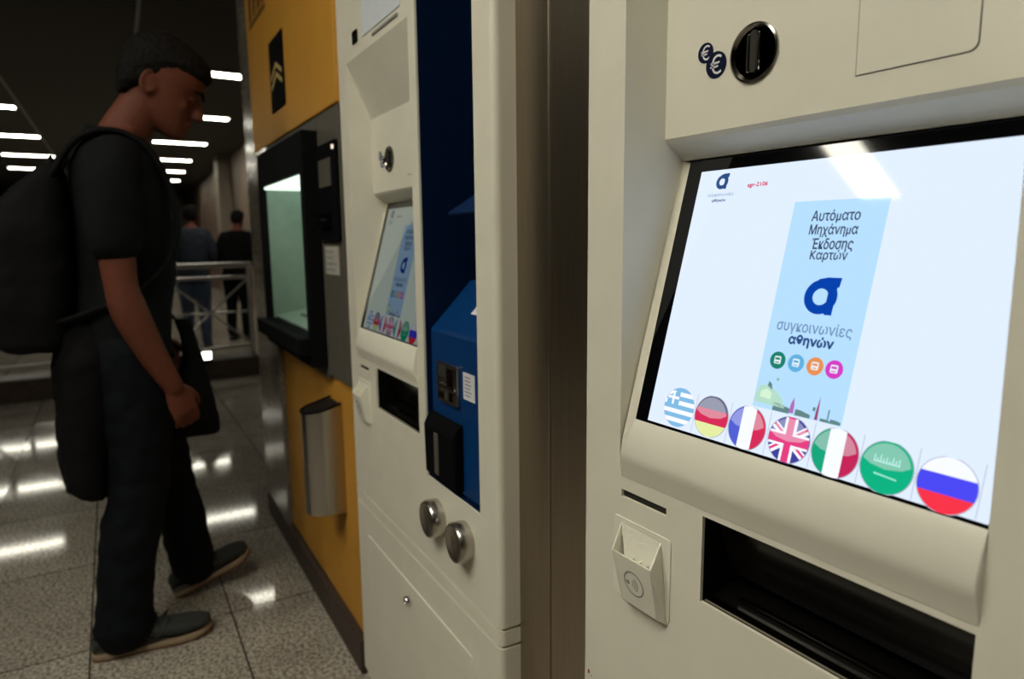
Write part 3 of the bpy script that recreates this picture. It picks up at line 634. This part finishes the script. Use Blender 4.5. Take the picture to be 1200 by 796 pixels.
# ================================================================== cash machine (yellow)
TO = (-1.679, 0.5685, 0)
def cash_machine():
    t = thing('cash_machine', 'yellow cash machine with dark hooded screen the man stands at', 'cash machine', TO, ROT)
    up = MB().box(-1.135, -0.001, -0.006, 0.30, 1.525, 2.90).build('upper_panel', MT['yellow'], t, bevel=0.004)
    tg = MB(); y = -0.006
    tg.box(-0.735, -0.535, y-0.004, y, 1.612, 1.832, MT['black'])
    for cz in (1.735, 1.705):
        tg.poly([(-0.715, y-0.0045, cz-0.028), (-0.635, y-0.0045, cz+0.006), (-0.555, y-0.0045, cz-0.028), (-0.555, y-0.0045, cz-0.012), (-0.635, y-0.0045, cz+0.022), (-0.715, y-0.0045, cz-0.012)], MT['gold'])
    tg.build('logo_plate', None, up)
    em = MB()
    for q, (a, b, h) in enumerate(((-1.06, 0.05, 0.08), (-0.98, 0.05, 0.12), (-0.90, 0.06, 0.07), (-0.82, 0.05, 0.10))):
        em.box(a, a+b, y-0.002, y, 1.985, 1.985+h); 
    em.box(-1.06, -0.77, y-0.002, y, 1.96, 1.975)
    em.build('emblem', MT['brown_ink'], up)
    # fascia round the hood
    fb = MB(); fb.box(-0.90, -0.878, 0.0, 0.3, 0.80, 1.525); fb.box(-0.217, -0.001, 0.0, 0.3, 0.812, 1.525); fb.box(-0.88, -0.216, 0.0, 0.3, 1.488, 1.525); fb.box(-0.88, -0.216, 0.0, 0.3, 0.80, 0.83)
    fb.build('fascia', MT['greypanel'], t, bevel=0.002)
    MB().box(-0.905, -0.001, 0.014, 0.3, 0.10, 0.812).build('lower_panel', MT['yellow'], t, bevel=0.003)
    # hood: frame box open in front, lip below
    h = MB(); u0, u1, z0, z1, w0, w1 = -0.878, -0.217, 0.832, 1.488, -0.045, 0.26
    n0, n1, m0, m1 = -0.835, -0.252, 0.918, 1.378
    h.box(u0, n0, w0, w1, z0, z1); h.box(n1, u1, w0, w1, z0, z1); h.box(n0, n1, w0, w1, m1, z1); h.box(n0, n1, w0, w1, z0, m0)
    h.box(u0, u1, w1, w1+0.02, z0, z1)
    h.box(u0, u1, -0.078, w0, 0.868, 0.918)
    ho = h.build('screen_hood', MT['hood'], t, bevel=0.004)
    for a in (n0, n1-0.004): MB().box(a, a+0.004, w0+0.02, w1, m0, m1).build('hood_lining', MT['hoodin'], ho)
    MB().box(n0+0.006, n1-0.006, w0+0.012, w1-0.02, m1-0.010, m1-0.001).build('hood_lamp', MT['hoodlamp'], ho, bevel=0.002)
    MB().box(n0+0.03, n1-0.03, w1-0.02, w1-0.002, m0+0.07, m1-0.04).build('cash_screen', MT['atmscreen'], ho)
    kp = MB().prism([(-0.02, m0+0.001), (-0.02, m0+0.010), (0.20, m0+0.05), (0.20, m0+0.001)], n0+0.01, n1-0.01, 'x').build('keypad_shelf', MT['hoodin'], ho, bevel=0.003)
    ky = MB()
    for i in range(4):
        for j in range(4):
            yy = 0.03+j*0.032; zz = m0+0.010+(yy+0.02)*0.182
            ky.box(-0.66+i*0.036, -0.632+i*0.036, yy, yy+0.024, zz, zz+0.008)
    ky.build('keypad', MT['steel'], ho, bevel=0.001)
    # card reader column right of the hood
    cr = MB(); cr.box(-0.200, -0.020, -0.010, 0.0, 1.190, 1.440, MT['black']); cr.box(-0.165, -0.075, -0.020, -0.010, 1.225, 1.262, MT['blackgloss']); cr.box(-0.17, -0.06, -0.013, -0.010, 1.33, 1.40, MT['greypanel'])
    cr.box(-0.150, -0.090, -0.0205, -0.020, 1.243, 1.246, MT['gap'])
    cro = cr.build('card_reader', None, t, bevel=0.002)
    MB().box(-0.038, -0.026, -0.013, -0.010, 1.418, 1.428).build('indicator_lamp', MT['led'], cro)  # tiny glowing block for a bright dot of unknown cause
    lb = MB(); lb.box(-0.180, -0.055, -0.0025, 0.0, 1.100, 1.175, MT['label'])
    for q in range(4): lb.box(-0.172, -0.172+random.uniform(0.06, 0.105), -0.003, -0.0025, 1.110+q*0.016, 1.116+q*0.016, MT['grey_ink'])
    lb.build('notice_label', None, t)
    return t
cash_machine()
pil = MB().box(-1.34, -0.905, -0.004, 0.42, 0.10, 2.92).build('trim_7', MT['marble'], bevel=0.004); pil.location = TO; pil.rotation_euler = (0, 0, ROT); struct(pil)
bb_ = MB().box(-1.335, -0.002, -0.006, 0.30, 0.0, 0.098).build('baseboard_right', MT['plinth'], bevel=0.003); bb_.location = TO; bb_.rotation_euler = (0, 0, ROT); struct(bb_)

# litter bin on the yellow panel
def litter_bin():
    t = thing('litter_bin', 'slim stainless steel half-round bin fixed to the yellow panel', 'bin', TO, ROT)
    cu, cw, r = -0.195, -0.036, 0.052; z0, z1 = 0.42, 0.735
    out = [(cu-r, 0.0135)]+[(cu-r*cos(radians(a)), cw-r*sin(radians(a))) for a in range(0, 181, 10)]+[(cu+r, 0.0135)]
    inn = [(cu+(p[0]-cu)*0.94, min(0.0105, cw+(p[1]-cw)*0.94)) for p in out]
    b = MB(); n = len(out)
    b.loft([[(p[0], p[1], z1-0.02*(p[1]-0.0135)/-0.11) for p in out], [(p[0], p[1], z0) for p in out]], cap=False)
    b.loft([[(p[0], p[1], z1-0.02*(p[1]-0.0135)/-0.11) for p in out], [(p[0], p[1], z1-0.02*(p[1]-0.0135)/-0.11) for p in inn], [(p[0], p[1], z1-0.09) for p in inn]], cap=False)
    b.poly([(p[0], p[1], z0) for p in out])
    b.build('bin_body', MT['steel'], t, angle=40, smooth=True)
    MB().poly([(p[0], p[1], z1-0.06) for p in inn]).build('bin_inside', MT['gap'], t, fix=False)
    rb = MB().tube([(cu-r-0.001, 0.008, z1+0.004)]+[(cu-r*cos(radians(a)), cw-r*sin(radians(a)), z1-0.02*(cw-r*sin(radians(a))-0.0135)/-0.11) for a in range(0, 181, 15)]+[(cu+r+0.001, 0.008, z1+0.004)], 0.004, 8)
    rb.build('bin_rim', MT['black'], t, smooth=True)
litter_bin()

# ================================================================== railing and curb behind
cu_ = MB().box(-0.16, 0.16, -3.2, 1.32, 0.0, 0.17).build('trim_8', MT['plinth'], bevel=0.01); cu_.location = (-6.42, 0, 0); cu_.rotation_euler = (0, 0, radians(3)); struct(cu_)
def railing():
    t = thing('railing', 'pale metal guard railing with crossed braces on the dark stone curb', 'railing', (-6.42, 0, 0.17), radians(3))
    ys = [1.29, 0.60, -0.09, -0.78, -1.47, -2.16, -2.85]
    MB().tube([(0, 1.31, 0.815), (0, -3.0, 0.815)], 0.024, 14).build('top_rail', MT['rail'], t, smooth=True)
    MB().tube([(0, 1.29, 0.705), (0, -3.0, 0.705)], 0.016, 12).build('middle_rail', MT['rail'], t, smooth=True)
    MB().tube([(0, 1.29, 0.08), (0, -3.0, 0.08)], 0.014, 12).build('bottom_rail', MT['rail'], t, smooth=True)
    for y in ys: MB().tube([(0, y, 0.0), (0, y, 0.815)], 0.020, 12).build('post', MT['rail'], t, smooth=True)
    for a, b in zip(ys[:-1], ys[1:]):
        for p, q in (((a, 0.09), (b, 0.70)), ((a, 0.70), (b, 0.09))):
            MB().tube([(0.0, p[0], p[1]), (0.0, q[0], q[1])], 0.009, 8).build('brace', MT['rail'], t, smooth=True)
        MB().tube([(0, a, 0.395), (0, b, 0.395)], 0.008, 8).build('brace', MT['rail'], t, smooth=True)
    return t
railing()
sp = thing('spotlight', 'small bright lamp at the foot of the railing', 'lamp', (-6.26, 0.855, 0.17))  # small glowing block put in for a bright spot of unknown cause
MB().box(-0.02, 0.02, -0.04, 0.04, 0.0, 0.09).build('lamp_body', MT['black'], sp, bevel=0.004)
MB().box(0.02, 0.026, -0.036, 0.036, 0.025, 0.088).build('lamp_lens', MT['spot'], sp, bevel=0.001)

# ================================================================== people
def ringe(cx, cy, z, rx, ry, n=28, p=2.3, ty=0.0):
    out = []
    for k in range(n):
        a = 2*pi*k/n; c_, s_ = cos(a), sin(a)
        x = rx*math.copysign(abs(c_)**(2/p), c_); y = ry*math.copysign(abs(s_)**(2/p), s_)
        out.append((cx+x, cy+y, z+ty*y))
    return out
HEAD = [(0.000, 0.086, 0.040, 0.020), (0.006, 0.094, 0.020, 0.031), (0.022, 0.097, -0.015, 0.045), (0.045, 0.094, -0.052, 0.056), (0.072, 0.091, -0.074, 0.063), (0.098, 0.086, -0.087, 0.068),
        (0.118, 0.084, -0.094, 0.071), (0.138, 0.094, -0.099, 0.074), (0.162, 0.094, -0.102, 0.077), (0.188, 0.083, -0.097, 0.073), (0.212, 0.060, -0.078, 0.058), (0.228, 0.028, -0.045, 0.034), (0.235, 0.0, -0.016, 0.010)]
HAIR = [(0.050, -0.055, -0.086, 0.050), (0.075, -0.038, -0.096, 0.0655), (0.090, -0.010, -0.103, 0.0725), (0.105, 0.010, -0.107, 0.0765), (0.125, 0.018, -0.110, 0.080), (0.145, 0.030, -0.112, 0.0825), (0.160, 0.060, -0.113, 0.083),
        (0.174, 0.099, -0.112, 0.083), (0.190, 0.103, -0.109, 0.080), (0.210, 0.092, -0.098, 0.070), (0.229, 0.068, -0.078, 0.055), (0.243, 0.030, -0.048, 0.034), (0.250, 0.0, -0.02, 0.012)]
def head_matrix(pos, pitch, yaw=0.0):
    # pos: world position of the head's centre (local (0,0,0.125))
    m = Matrix.Translation(Vector(pos)) @ Matrix.Rotation(yaw, 4, 'Z') @ Matrix.Rotation(-pitch, 4, 'X') @ Matrix.Translation((0, 0, -0.125))
    return m
def xf(mb, m, start=0): mb.v[start:] = [tuple(m @ Vector(p)) for p in mb.v[start:]]
def add_head(mb, m):
    s = len(mb.v)
    mb.loft([ringe(0, (f+b)/2, z, w_, (f-b)/2, 32, 2.25) for z, f, b, w_ in HEAD])
    # nose, brow, lips, chin, cheekbones
    mb.loft([ringe(0, 0.088, 0.122, 0.007, 0.010, 14, 2), ringe(0, 0.096, 0.106, 0.009, 0.014, 14, 2), ringe(0, 0.103, 0.092, 0.011, 0.018, 14, 2), ringe(0, 0.106, 0.080, 0.0155, 0.019, 14, 2), ringe(0, 0.099, 0.071, 0.014, 0.016, 14, 2), ringe(0, 0.092, 0.068, 0.008, 0.008, 14, 2)])
    mb.ell((0, 0.086, 0.136), (0.046, 0.014, 0.009)); mb.ell((0, 0.094, 0.053), (0.022, 0.010, 0.0055)); mb.ell((0, 0.092, 0.043), (0.020, 0.010, 0.006)); mb.ell((0, 0.088, 0.014), (0.019, 0.013, 0.013))
    for sx in (-1, 1):
        mb.ell((sx*0.037, 0.060, 0.086), (0.016, 0.020, 0.020))
        mb.ell((sx*0.028, 0.078, 0.116), (0.012, 0.010, 0.007))
        # ear: rim and lobe
        e = [(sx*(0.070+0.009*sin(a*pi/8)), -0.020+0.019*cos(pi*0.5+a*pi/6.0)*0.9, 0.104+0.031*sin(pi*0.5+a*pi/6.0)) for a in range(0, 10)]
        mb.tube(e, [0.0055]*8+[0.007, 0.006], 8)
        mb.ell((sx*0.071, -0.020, 0.102), (0.007, 0.013, 0.024))
    xf(mb, m, s)
def add_hand(mb, wrist, down, fwd, side, scale=1.0, curl=0.5, thumb=1):
    # wrist point; down: along the hand; fwd: finger-row direction (index side); side: palm-facing normal
    d, f, s = Vector(down).normalized(), Vector(fwd).normalized(), Vector(side).normalized(); w0 = Vector(wrist)
    P = lambda a, b, c: w0+(d*a+f*b+s*c)*scale
    mb.loft([[tuple(P(a, b*hw, c*th)) for b, c in [(cos(2*pi*k/16), sin(2*pi*k/16)) for k in range(16)]] for a, hw, th in ((-0.03, 0.026, 0.020), (0.0, 0.028, 0.019), (0.03, 0.036, 0.018), (0.06, 0.042, 0.016), (0.088, 0.041, 0.013), (0.096, 0.034, 0.008))])
    for b, L in ((0.031, 0.072), (0.0105, 0.080), (-0.0105, 0.075), (-0.031, 0.060)):
        pts = [P(0.075, b*0.95, 0)]; p = P(0.092, b, 0); pts.append(p); a = 0.15
        for q, fr in enumerate((0.42, 0.32, 0.26)):
            a += curl*(0.75 if q else 0.5); p = p+(d*cos(a)+s*sin(a))*L*fr*scale; pts.append(p)
        mb.tube(pts, [0.009*scale, 0.0098*scale, 0.009*scale, 0.008*scale, 0.007*scale], 10)
    pts = [P(0.012, 0.020, 0.006), P(0.038, 0.043, 0.012), P(0.066, 0.054, 0.018), P(0.090, 0.053, 0.026)]
    mb.tube(pts, [0.014*scale, 0.012*scale, 0.0105*scale, 0.0085*scale], 10)
def smooth_path(pts, n=5):
    # Catmull-Rom through (x,y,z,r)
    out = []; P = [pts[0]]+list(pts)+[pts[-1]]
    for i in range(1, len(P)-2):
        for k in range(n):
            t = k/n; out.append(tuple(0.5*((2*P[i][j])+(-P[i-1][j]+P[i+1][j])*t+(2*P[i-1][j]-5*P[i][j]+4*P[i+1][j]-P[i+2][j])*t*t+(-P[i-1][j]+3*P[i][j]-3*P[i+1][j]+P[i+2][j])*t**3) for j in range(4)))
    out.append(tuple(pts[-1])); return out
def limb(mb, pts, n=18, off=0.0, flat=None, ends=True):
    q = smooth_path(pts); mb.tube([p[:3] for p in q], [p[3]+off for p in q], n, flat=flat, ends=ends)

def shoe(parent, heel, direction, pitch, length=0.305, side=1):
    # local: y forward from heel, z up
    R_ = Matrix.Translation(Vector(heel)) @ Matrix.Rotation(atan2(-direction[0], direction[1]), 4, 'Z') @ Matrix.Rotation(pitch, 4, 'X')
    k = length/0.305
    prof = [(0.000, 0.026, 0.020, 0.062), (0.012, 0.033, 0.030, 0.074), (0.05, 0.037, 0.026, 0.088), (0.09, 0.037, 0.026, 0.092), (0.125, 0.038, 0.026, 0.090), (0.165, 0.043, 0.028, 0.074), (0.21, 0.050, 0.022, 0.064), (0.25, 0.049, 0.024, 0.061), (0.28, 0.042, 0.030, 0.056), (0.302, 0.024, 0.036, 0.048)]
    def up_ring(y, w_, z0, z1):
        return [(w_*cos(2*pi*j/20)*1.0, y*k, (z0+z1)/2+(z1-z0)/2*math.copysign(abs(sin(2*pi*j/20))**0.8, sin(2*pi*j/20))) for j in range(20)]
    up = MB(); up.loft([up_ring(*p) for p in prof])
    for a, b in ((0.14, 0.079), (0.16, 0.074), (0.18, 0.068)): up.tube([(-0.022, a*k, b-0.002), (0.0, (a+0.004)*k, b+0.004), (0.022, a*k, b-0.002)], 0.0035, 6)
    xf(up, R_); root = up.build('shoe', MT['shoe'], parent, smooth=True)
    def outl(d): 
        L = [(0.0, -0.004-d)]+[]
        ys = [(-0.004, 0.012), (0.004, 0.028), (0.03, 0.037), (0.08, 0.038), (0.13, 0.039), (0.17, 0.044), (0.21, 0.050), (0.25, 0.049), (0.28, 0.041), (0.30, 0.024), (0.307, 0.008)]
        return [((w_+d), y*k) for y, w_ in ys]+[(-(w_+d), y*k) for y, w_ in ys[::-1]]
    def zof(y, base): return base+(0.015*max(0, (y/k-0.22)/0.09)**2)
    o0 = outl(0.0)
    so = MB(); so.loft([[(x, y, zof(y, 0.007)) for x, y in o0], [(x*1.02, y, zof(y, 0.012)) for x, y in o0], [(x*0.98, y, zof(y, 0.019)) for x, y in o0]])
    xf(so, R_); so.build('midsole', MT['sole'], root, smooth=False)
    os_ = MB(); os_.loft([[(x*0.97, y, zof(y, 0.0)) for x, y in o0], [(x, y, zof(y, 0.008)) for x, y in o0]])
    xf(os_, R_); os_.build('outsole', MT['outsole'], root)
    for i in range(3):
        for sx in (-1, 1):
            st = MB(); a = 0.10+i*0.028; st.tube([(sx*0.040, a*k, 0.036), (sx*0.036, (a+0.022)*k, 0.060), (sx*0.026, (a+0.034)*k, 0.080)], 0.004, 6)
            xf(st, R_); st.build('shoe_stripe', MT['shoeblack'], root, smooth=True)

def man():
    X0, Y0 = -2.28, 0.10
    t = thing('person', 'person in black T-shirt and dark jeans facing the cash machine with head bowed', 'person', (X0, Y0, 0))
    o = lambda x, y, z, r: (x-X0, y-Y0, z, r)
    TOR = [(0.80, 0.085, 0.160, 0.105), (0.90, 0.080, 0.168, 0.115), (1.00, 0.098, 0.158, 0.112), (1.10, 0.118, 0.155, 0.114), (1.22, 0.122, 0.168, 0.113), (1.33, 0.118, 0.178, 0.110), (1.40, 0.108, 0.176, 0.098), (1.445, 0.104, 0.152, 0.080), (1.480, 0.112, 0.105, 0.066), (1.505, 0.124, 0.072, 0.058)]
    rarm = [o(-2.130, 0.098, 1.405, 0.056), o(-2.098, 0.088, 1.33, 0.054), o(-2.085, 0.086, 1.20, 0.047), o(-2.082, 0.090, 1.08, 0.042), o(-2.085, 0.106, 1.00, 0.046), o(-2.096, 0.152, 0.88, 0.037), o(-2.106, 0.196, 0.785, 0.028)]
    larm = [o(-2.43, 0.098, 1.405, 0.056), o(-2.465, 0.088, 1.33, 0.054), o(-2.48, 0.085, 1.20, 0.047), o(-2.475, 0.095, 1.09, 0.042), o(-2.455, 0.12, 1.02, 0.043), o(-2.43, 0.160, 0.95, 0.035), o(-2.405, 0.195, 0.885, 0.028)]
    rleg = [o(-2.195, 0.085, 0.88, 0.098), o(-2.185, 0.10, 0.72, 0.083), o(-2.178, 0.092, 0.50, 0.058), o(-2.175, 0.055, 0.34, 0.053), o(-2.170, 0.030, 0.16, 0.042), o(-2.170, 0.022, 0.08, 0.040)]
    lleg = [o(-2.365, 0.095, 0.88, 0.098), o(-2.385, 0.145, 0.70, 0.083), o(-2.405, 0.180, 0.48, 0.058), o(-2.415, 0.210, 0.32, 0.052), o(-2.42, 0.232, 0.16, 0.042), o(-2.42, 0.240, 0.10, 0.040)]
    hm = head_matrix((0, 0.248-Y0, 1.638), radians(26), radians(-10)) @ Matrix.Scale(1.09, 4)
    b = MB()
    b.loft([ringe(0, y-Y0, z, rx, ry, 32, 2.4) for z, y, rx, ry in TOR])
    b.tube([(0, 0.115-Y0, 1.45), (0, 0.150-Y0, 1.515), (0, 0.190-Y0, 1.575), (0, 0.215-Y0, 1.63)], [0.064, 0.058, 0.056, 0.058], 20, flat=(0.97, 1.06))
    limb(b, rarm); limb(b, larm); limb(b, rleg); limb(b, lleg)
    add_head(b, hm)
    add_hand(b, rarm[-1][:3], (-0.06, 0.32, -0.95), (-0.25, 0.9, 0.3), (-1, -0.3, 0.0), 0.93, 0.55)
    add_hand(b, larm[-1][:3], (0.30, 0.25, -0.85), (-0.2, 0.9, 0.25), (0.9, 0.1, 0.35), 0.93, 0.7)
    remeshed(b, 'body', 0.0045, t, MT['skin'], 4)
    hr = MB(); hr.loft([ringe(0, (f+bk)/2, z, w_, (f-bk)/2, 36, 2.25) for z, f, bk, w_ in HAIR])
    xf(hr, hm); remeshed(hr, 'hair', 0.0045, t, MT['hair'], 1, disp=(0.011, 0.010))
    lid = mat('eyelid', (0.06, 0.019, 0.012), 0.6)
    for sx in (-1, 1):
        br = MB().tube([(sx*0.016, 0.101, 0.134), (sx*0.034, 0.096, 0.140), (sx*0.052, 0.080, 0.135)], [0.004, 0.0045, 0.003], 8)
        xf(br, hm); br.build('eyebrow', MT['hair'], t, smooth=True)
        ey = MB().ell((sx*0.030, 0.0830, 0.1150), (0.0095, 0.0070, 0.0045), 10)
        xf(ey, hm); ey.build('eyelid', lid, t, smooth=True)
    # T-shirt
    s = MB()
    s.loft([ringe(0, y-Y0, z, rx+0.014, ry+0.013, 32, 2.4) for z, y, rx, ry in [(0.86, 0.082, 0.170, 0.118)]+TOR[2:9]]+[ringe(0, 0.118-Y0, 1.497, 0.084, 0.068, 32, 2.2, -0.3)])
    for arm, sg in ((rarm, 1), (larm, -1)):
        limb(s, [(p[0], p[1], p[2], p[3]+e) for p, e in zip(arm[:3], (0.014, 0.016, 0.020))], 20, ends=True)
    remeshed(s, 'tshirt', 0.006, t, MT['shirt'], 4, disp=(0.09, 0.016))
    # trousers
    j = MB()
    j.loft([ringe(0, 0.092-Y0, 0.80, 0.168, 0.112, 32, 2.5), ringe(0, 0.086-Y0, 0.90, 0.174, 0.122, 32, 2.5), ringe(0, 0.095-Y0, 0.99, 0.165, 0.118, 32, 2.5)])
    limb(j, [(p[0], p[1], p[2], p[3]+e) for p, e in zip(rleg, (0.010, 0.014, 0.022, 0.026, 0.034, 0.040))], 22)
    limb(j, [(p[0], p[1], p[2], p[3]+e) for p, e in zip(lleg, (0.010, 0.014, 0.020, 0.022, 0.026, 0.024))], 22)
    remeshed(j, 'trousers', 0.007, t, MT['jeans'], 3, disp=(0.07, 0.018))
    # jacket tied round the waist, hanging behind
    k = MB()
    k.loft([ringe(0.0, -0.005-Y0+0.04, 0.975, 0.150, 0.100, 28, 2.3), ringe(0.0, -0.002-Y0, 0.86, 0.175, 0.090, 28, 2.3), ringe(0.01, -0.015-Y0, 0.72, 0.165, 0.078, 28, 2.2), ringe(0.02, -0.030-Y0, 0.60, 0.15, 0.066, 28, 2.2), ringe(0.02, -0.034-Y0, 0.53, 0.145, 0.058, 28, 2.6, -0.25), ringe(0.02, -0.034-Y0, 0.492, 0.140, 0.055, 28, 2.8, -0.35)])
    remeshed(k, 'jacket', 0.007, t, MT['jacket'], 2, disp=(0.06, 0.018))
    shoe(t, (-2.178-X0, -0.062-Y0, 0.0), (0.07, 1), 0.0, 0.315)
    shoe(t, (-2.435-X0, 0.180-Y0, 0.002), (-0.02, 1), radians(19), 0.265)
    return t
man()
def backpack():
    X0, Y0 = -2.28, -0.10
    t = thing('backpack', 'black backpack on the back of the man in the black T-shirt', 'backpack', (X0, Y0, 0.90))
    b = MB(); rg = []
    for z, y0, y1, w_ in ((0.0, -0.09, 0.045, 0.12), (0.02, -0.115, 0.06, 0.142), (0.12, -0.135, 0.085, 0.152), (0.24, -0.130, 0.098, 0.152), (0.34, -0.110, 0.098, 0.147), (0.40, -0.075, 0.096, 0.135), (0.45, -0.02, 0.090, 0.118), (0.49, 0.03, 0.086, 0.095), (0.50, 0.045, 0.080, 0.07)):
        rg.append(ringe(0, (y0+y1)/2, z, w_, (y1-y0)/2, 32, 3.2))
    b.loft(rg); remeshed(b, 'pack_body', 0.006, t, MT['nylon'], 3, disp=(0.08, 0.014))
    p = MB(); p.loft([ringe(0, -0.128, z, w_, d_, 28, 3.0) for z, w_, d_ in ((0.03, 0.09, 0.022), (0.05, 0.11, 0.036), (0.15, 0.115, 0.042), (0.24, 0.11, 0.034), (0.26, 0.095, 0.02))])
    po = p.build('front_pocket', MT['nylon'], t, smooth=True)
    MB().tube([(-0.09, -0.164, 0.222), (0.0, -0.172, 0.226), (0.09, -0.164, 0.222)], 0.003, 6).build('zip', MT['steel'], po, smooth=True)
    for sx in (-1, 1):
        pts = [(sx*0.095, 0.06, 0.47), (sx*0.105, 0.12, 0.560), (sx*0.112, 0.20, 0.590), (sx*0.122, 0.272, 0.562), (sx*0.130, 0.318, 0.49), (sx*0.142, 0.345, 0.36), (sx*0.165, 0.315, 0.24), (sx*0.178, 0.22, 0.15), (sx*0.150, 0.10, 0.10), (sx*0.12, 0.04, 0.08)]
        q = smooth_path([p_+(0.020,) for p_ in pts], 4)
        MB().tube([a[:3] for a in q], 0.020, 10, flat=(1.0, 0.45)).build('shoulder_strap', MT['nylon'], t, smooth=True)
    MB().tube([(-0.03, 0.06, 0.495), (-0.02, 0.06, 0.52), (0.02, 0.06, 0.52), (0.03, 0.06, 0.495)], 0.006, 8).build('grab_handle', MT['nylon'], t, smooth=True)
backpack()
def bag():
    t = thing('bag', 'flat black bag hanging in front of the man\'s thigh, behind his right hand', 'bag', (-2.30, 0.27, 0.586))
    b = MB(); rg = []
    for z, y0, y1, d_ in ((0.0, -0.075, 0.064, 0.030), (0.012, -0.082, 0.068, 0.040), (0.06, -0.075, 0.066, 0.044), (0.16, -0.045, 0.050, 0.040), (0.26, -0.022, 0.030, 0.032), (0.33, -0.030, 0.014, 0.022), (0.372, -0.040, 0.006, 0.012)):
        rg.append(ringe(0, (y0+y1)/2, z, d_, (y1-y0)/2, 24, 3.5))
    b.loft(rg); remeshed(b, 'bag_body', 0.005, t, MT['nylon'], 2, disp=(0.05, 0.008))
    MB().tube([(-0.005, -0.02, 0.35), (-0.02, -0.045, 0.385), (-0.05, -0.06, 0.30), (-0.07, -0.045, 0.25)], 0.008, 8).build('bag_handle', MT['nylon'], t, smooth=True)
bag()

def bystander(loc, rz, label, top, legs, hair, H, lean=0.0, backpack_=False):
    t = thing('person', label, 'person', loc, rz)
    s = H/1.75; b = MB()
    TOR = [(0.80, 0.0, 0.160, 0.105), (0.90, 0.0, 0.165, 0.112), (1.02, 0.01, 0.150, 0.108), (1.15, 0.02, 0.155, 0.112), (1.28, 0.03, 0.175, 0.112), (1.38, 0.035, 0.178, 0.10), (1.43, 0.035, 0.15, 0.082), (1.47, 0.045, 0.09, 0.064), (1.50, 0.06, 0.062, 0.058)]
    sh = lambda z: lean*max(0, z-0.95)
    b.loft([ringe(0, (y+sh(z))*s, z*s, rx*s, ry*s, 24, 2.4) for z, y, rx, ry in TOR])
    b.tube([(0, (0.05+sh(1.45))*s, 1.44*s), (0, (0.085+sh(1.56))*s, 1.58*s)], 0.055*s, 16)
    add_head(b, Matrix.Translation((0, (0.10+sh(1.62))*s, 1.625*s)) @ Matrix.Scale(s, 4) @ Matrix.Rotation(-0.2, 4, 'X') @ Matrix.Translation((0, 0, -0.125)))
    arms = {}
    for sx in (-1, 1):
        arms[sx] = [tuple(c*s for c in p) for p in ((sx*0.155, 0.03+sh(1.39), 1.39, 0.055), (sx*0.205, 0.02+sh(1.25), 1.25, 0.05), (sx*0.225, 0.02+sh(1.1), 1.10, 0.042), (sx*0.20, 0.14+sh(1.0), 1.02, 0.040), (sx*0.14, 0.25+sh(1.0), 1.02, 0.030))]
        limb(b, arms[sx], 14)
        add_hand(b, arms[sx][-1][:3], (-sx*0.4, 0.9, 0.0), (-sx*0.2, 0, 0.9), (-sx, -0.3, 0), 0.9*s, 0.7)
    lg = {sx: [tuple(c*s for c in p) for p in ((sx*0.085, 0.0, 0.86, 0.095), (sx*0.09, 0.01, 0.68, 0.078), (sx*0.095, 0.015, 0.48, 0.056), (sx*0.10, -0.005, 0.30, 0.052), (sx*0.10, -0.02, 0.10, 0.04))] for sx in (-1, 1)}
    for sx in (-1, 1): limb(b, lg[sx], 14)
    remeshed(b, 'body', 0.009, t, MT['skin'], 1)
    c = MB(); c.loft([ringe(0, (y+sh(z))*s, z*s, (rx+0.02)*s, (ry+0.02)*s, 24, 2.4) for z, y, rx, ry in TOR[:8]])
    for sx in (-1, 1): limb(c, [(p[0], p[1], p[2], p[3]+0.014) for p in arms[sx][:4]]+[tuple(arms[sx][4][:3])+(0.040*s,)], 14)
    remeshed(c, 'jacket', 0.010, t, top, 2, disp=(0.08, 0.015))
    j = MB(); j.loft([ringe(0, 0, 0.80*s, 0.165*s, 0.112*s), ringe(0, 0, 0.93*s, 0.165*s, 0.118*s)])
    for sx in (-1, 1): limb(j, [(p[0], p[1], p[2], p[3]+0.015) for p in lg[sx]], 14)
    remeshed(j, 'trousers', 0.010, t, legs, 2, disp=(0.08, 0.015))
    h = MB(); h.loft([ringe(0, (f+bk)/2, z, w_, (f-bk)/2, 24, 2.25) for z, f, bk, w_ in HAIR])
    xf(h, Matrix.Translation((0, (0.10+sh(1.62))*s, 1.625*s)) @ Matrix.Scale(s, 4) @ Matrix.Rotation(-0.2, 4, 'X') @ Matrix.Translation((0, 0, -0.125)))
    remeshed(h, 'hair', 0.008, t, hair, 1)
    for sx in (-1, 1):
        q = MB(); q.loft([ringe(sx*0.10*s, 0.05*s, z, w_, L, 20, 2.6) for z, w_, L in ((0.0, 0.042, 0.130), (0.03, 0.044, 0.132), (0.06, 0.040, 0.11), (0.09, 0.036, 0.06))])
        q.build('shoe', MT['shoeblack'], t, smooth=True)
    return t
bystander((-8.25, 1.06, 0), radians(75), 'person in navy jacket and blue jeans standing behind the railing, nearest the man', MT['navycloth'], MT['denimblue'], MT['hair'], 1.60, 0.10)
bystander((-8.75, 1.60, 0), radians(60), 'person in black standing behind the railing beside the marble pilaster', MT['jacket'], MT['jacket'], MT['hair'], 1.58, 0.12)
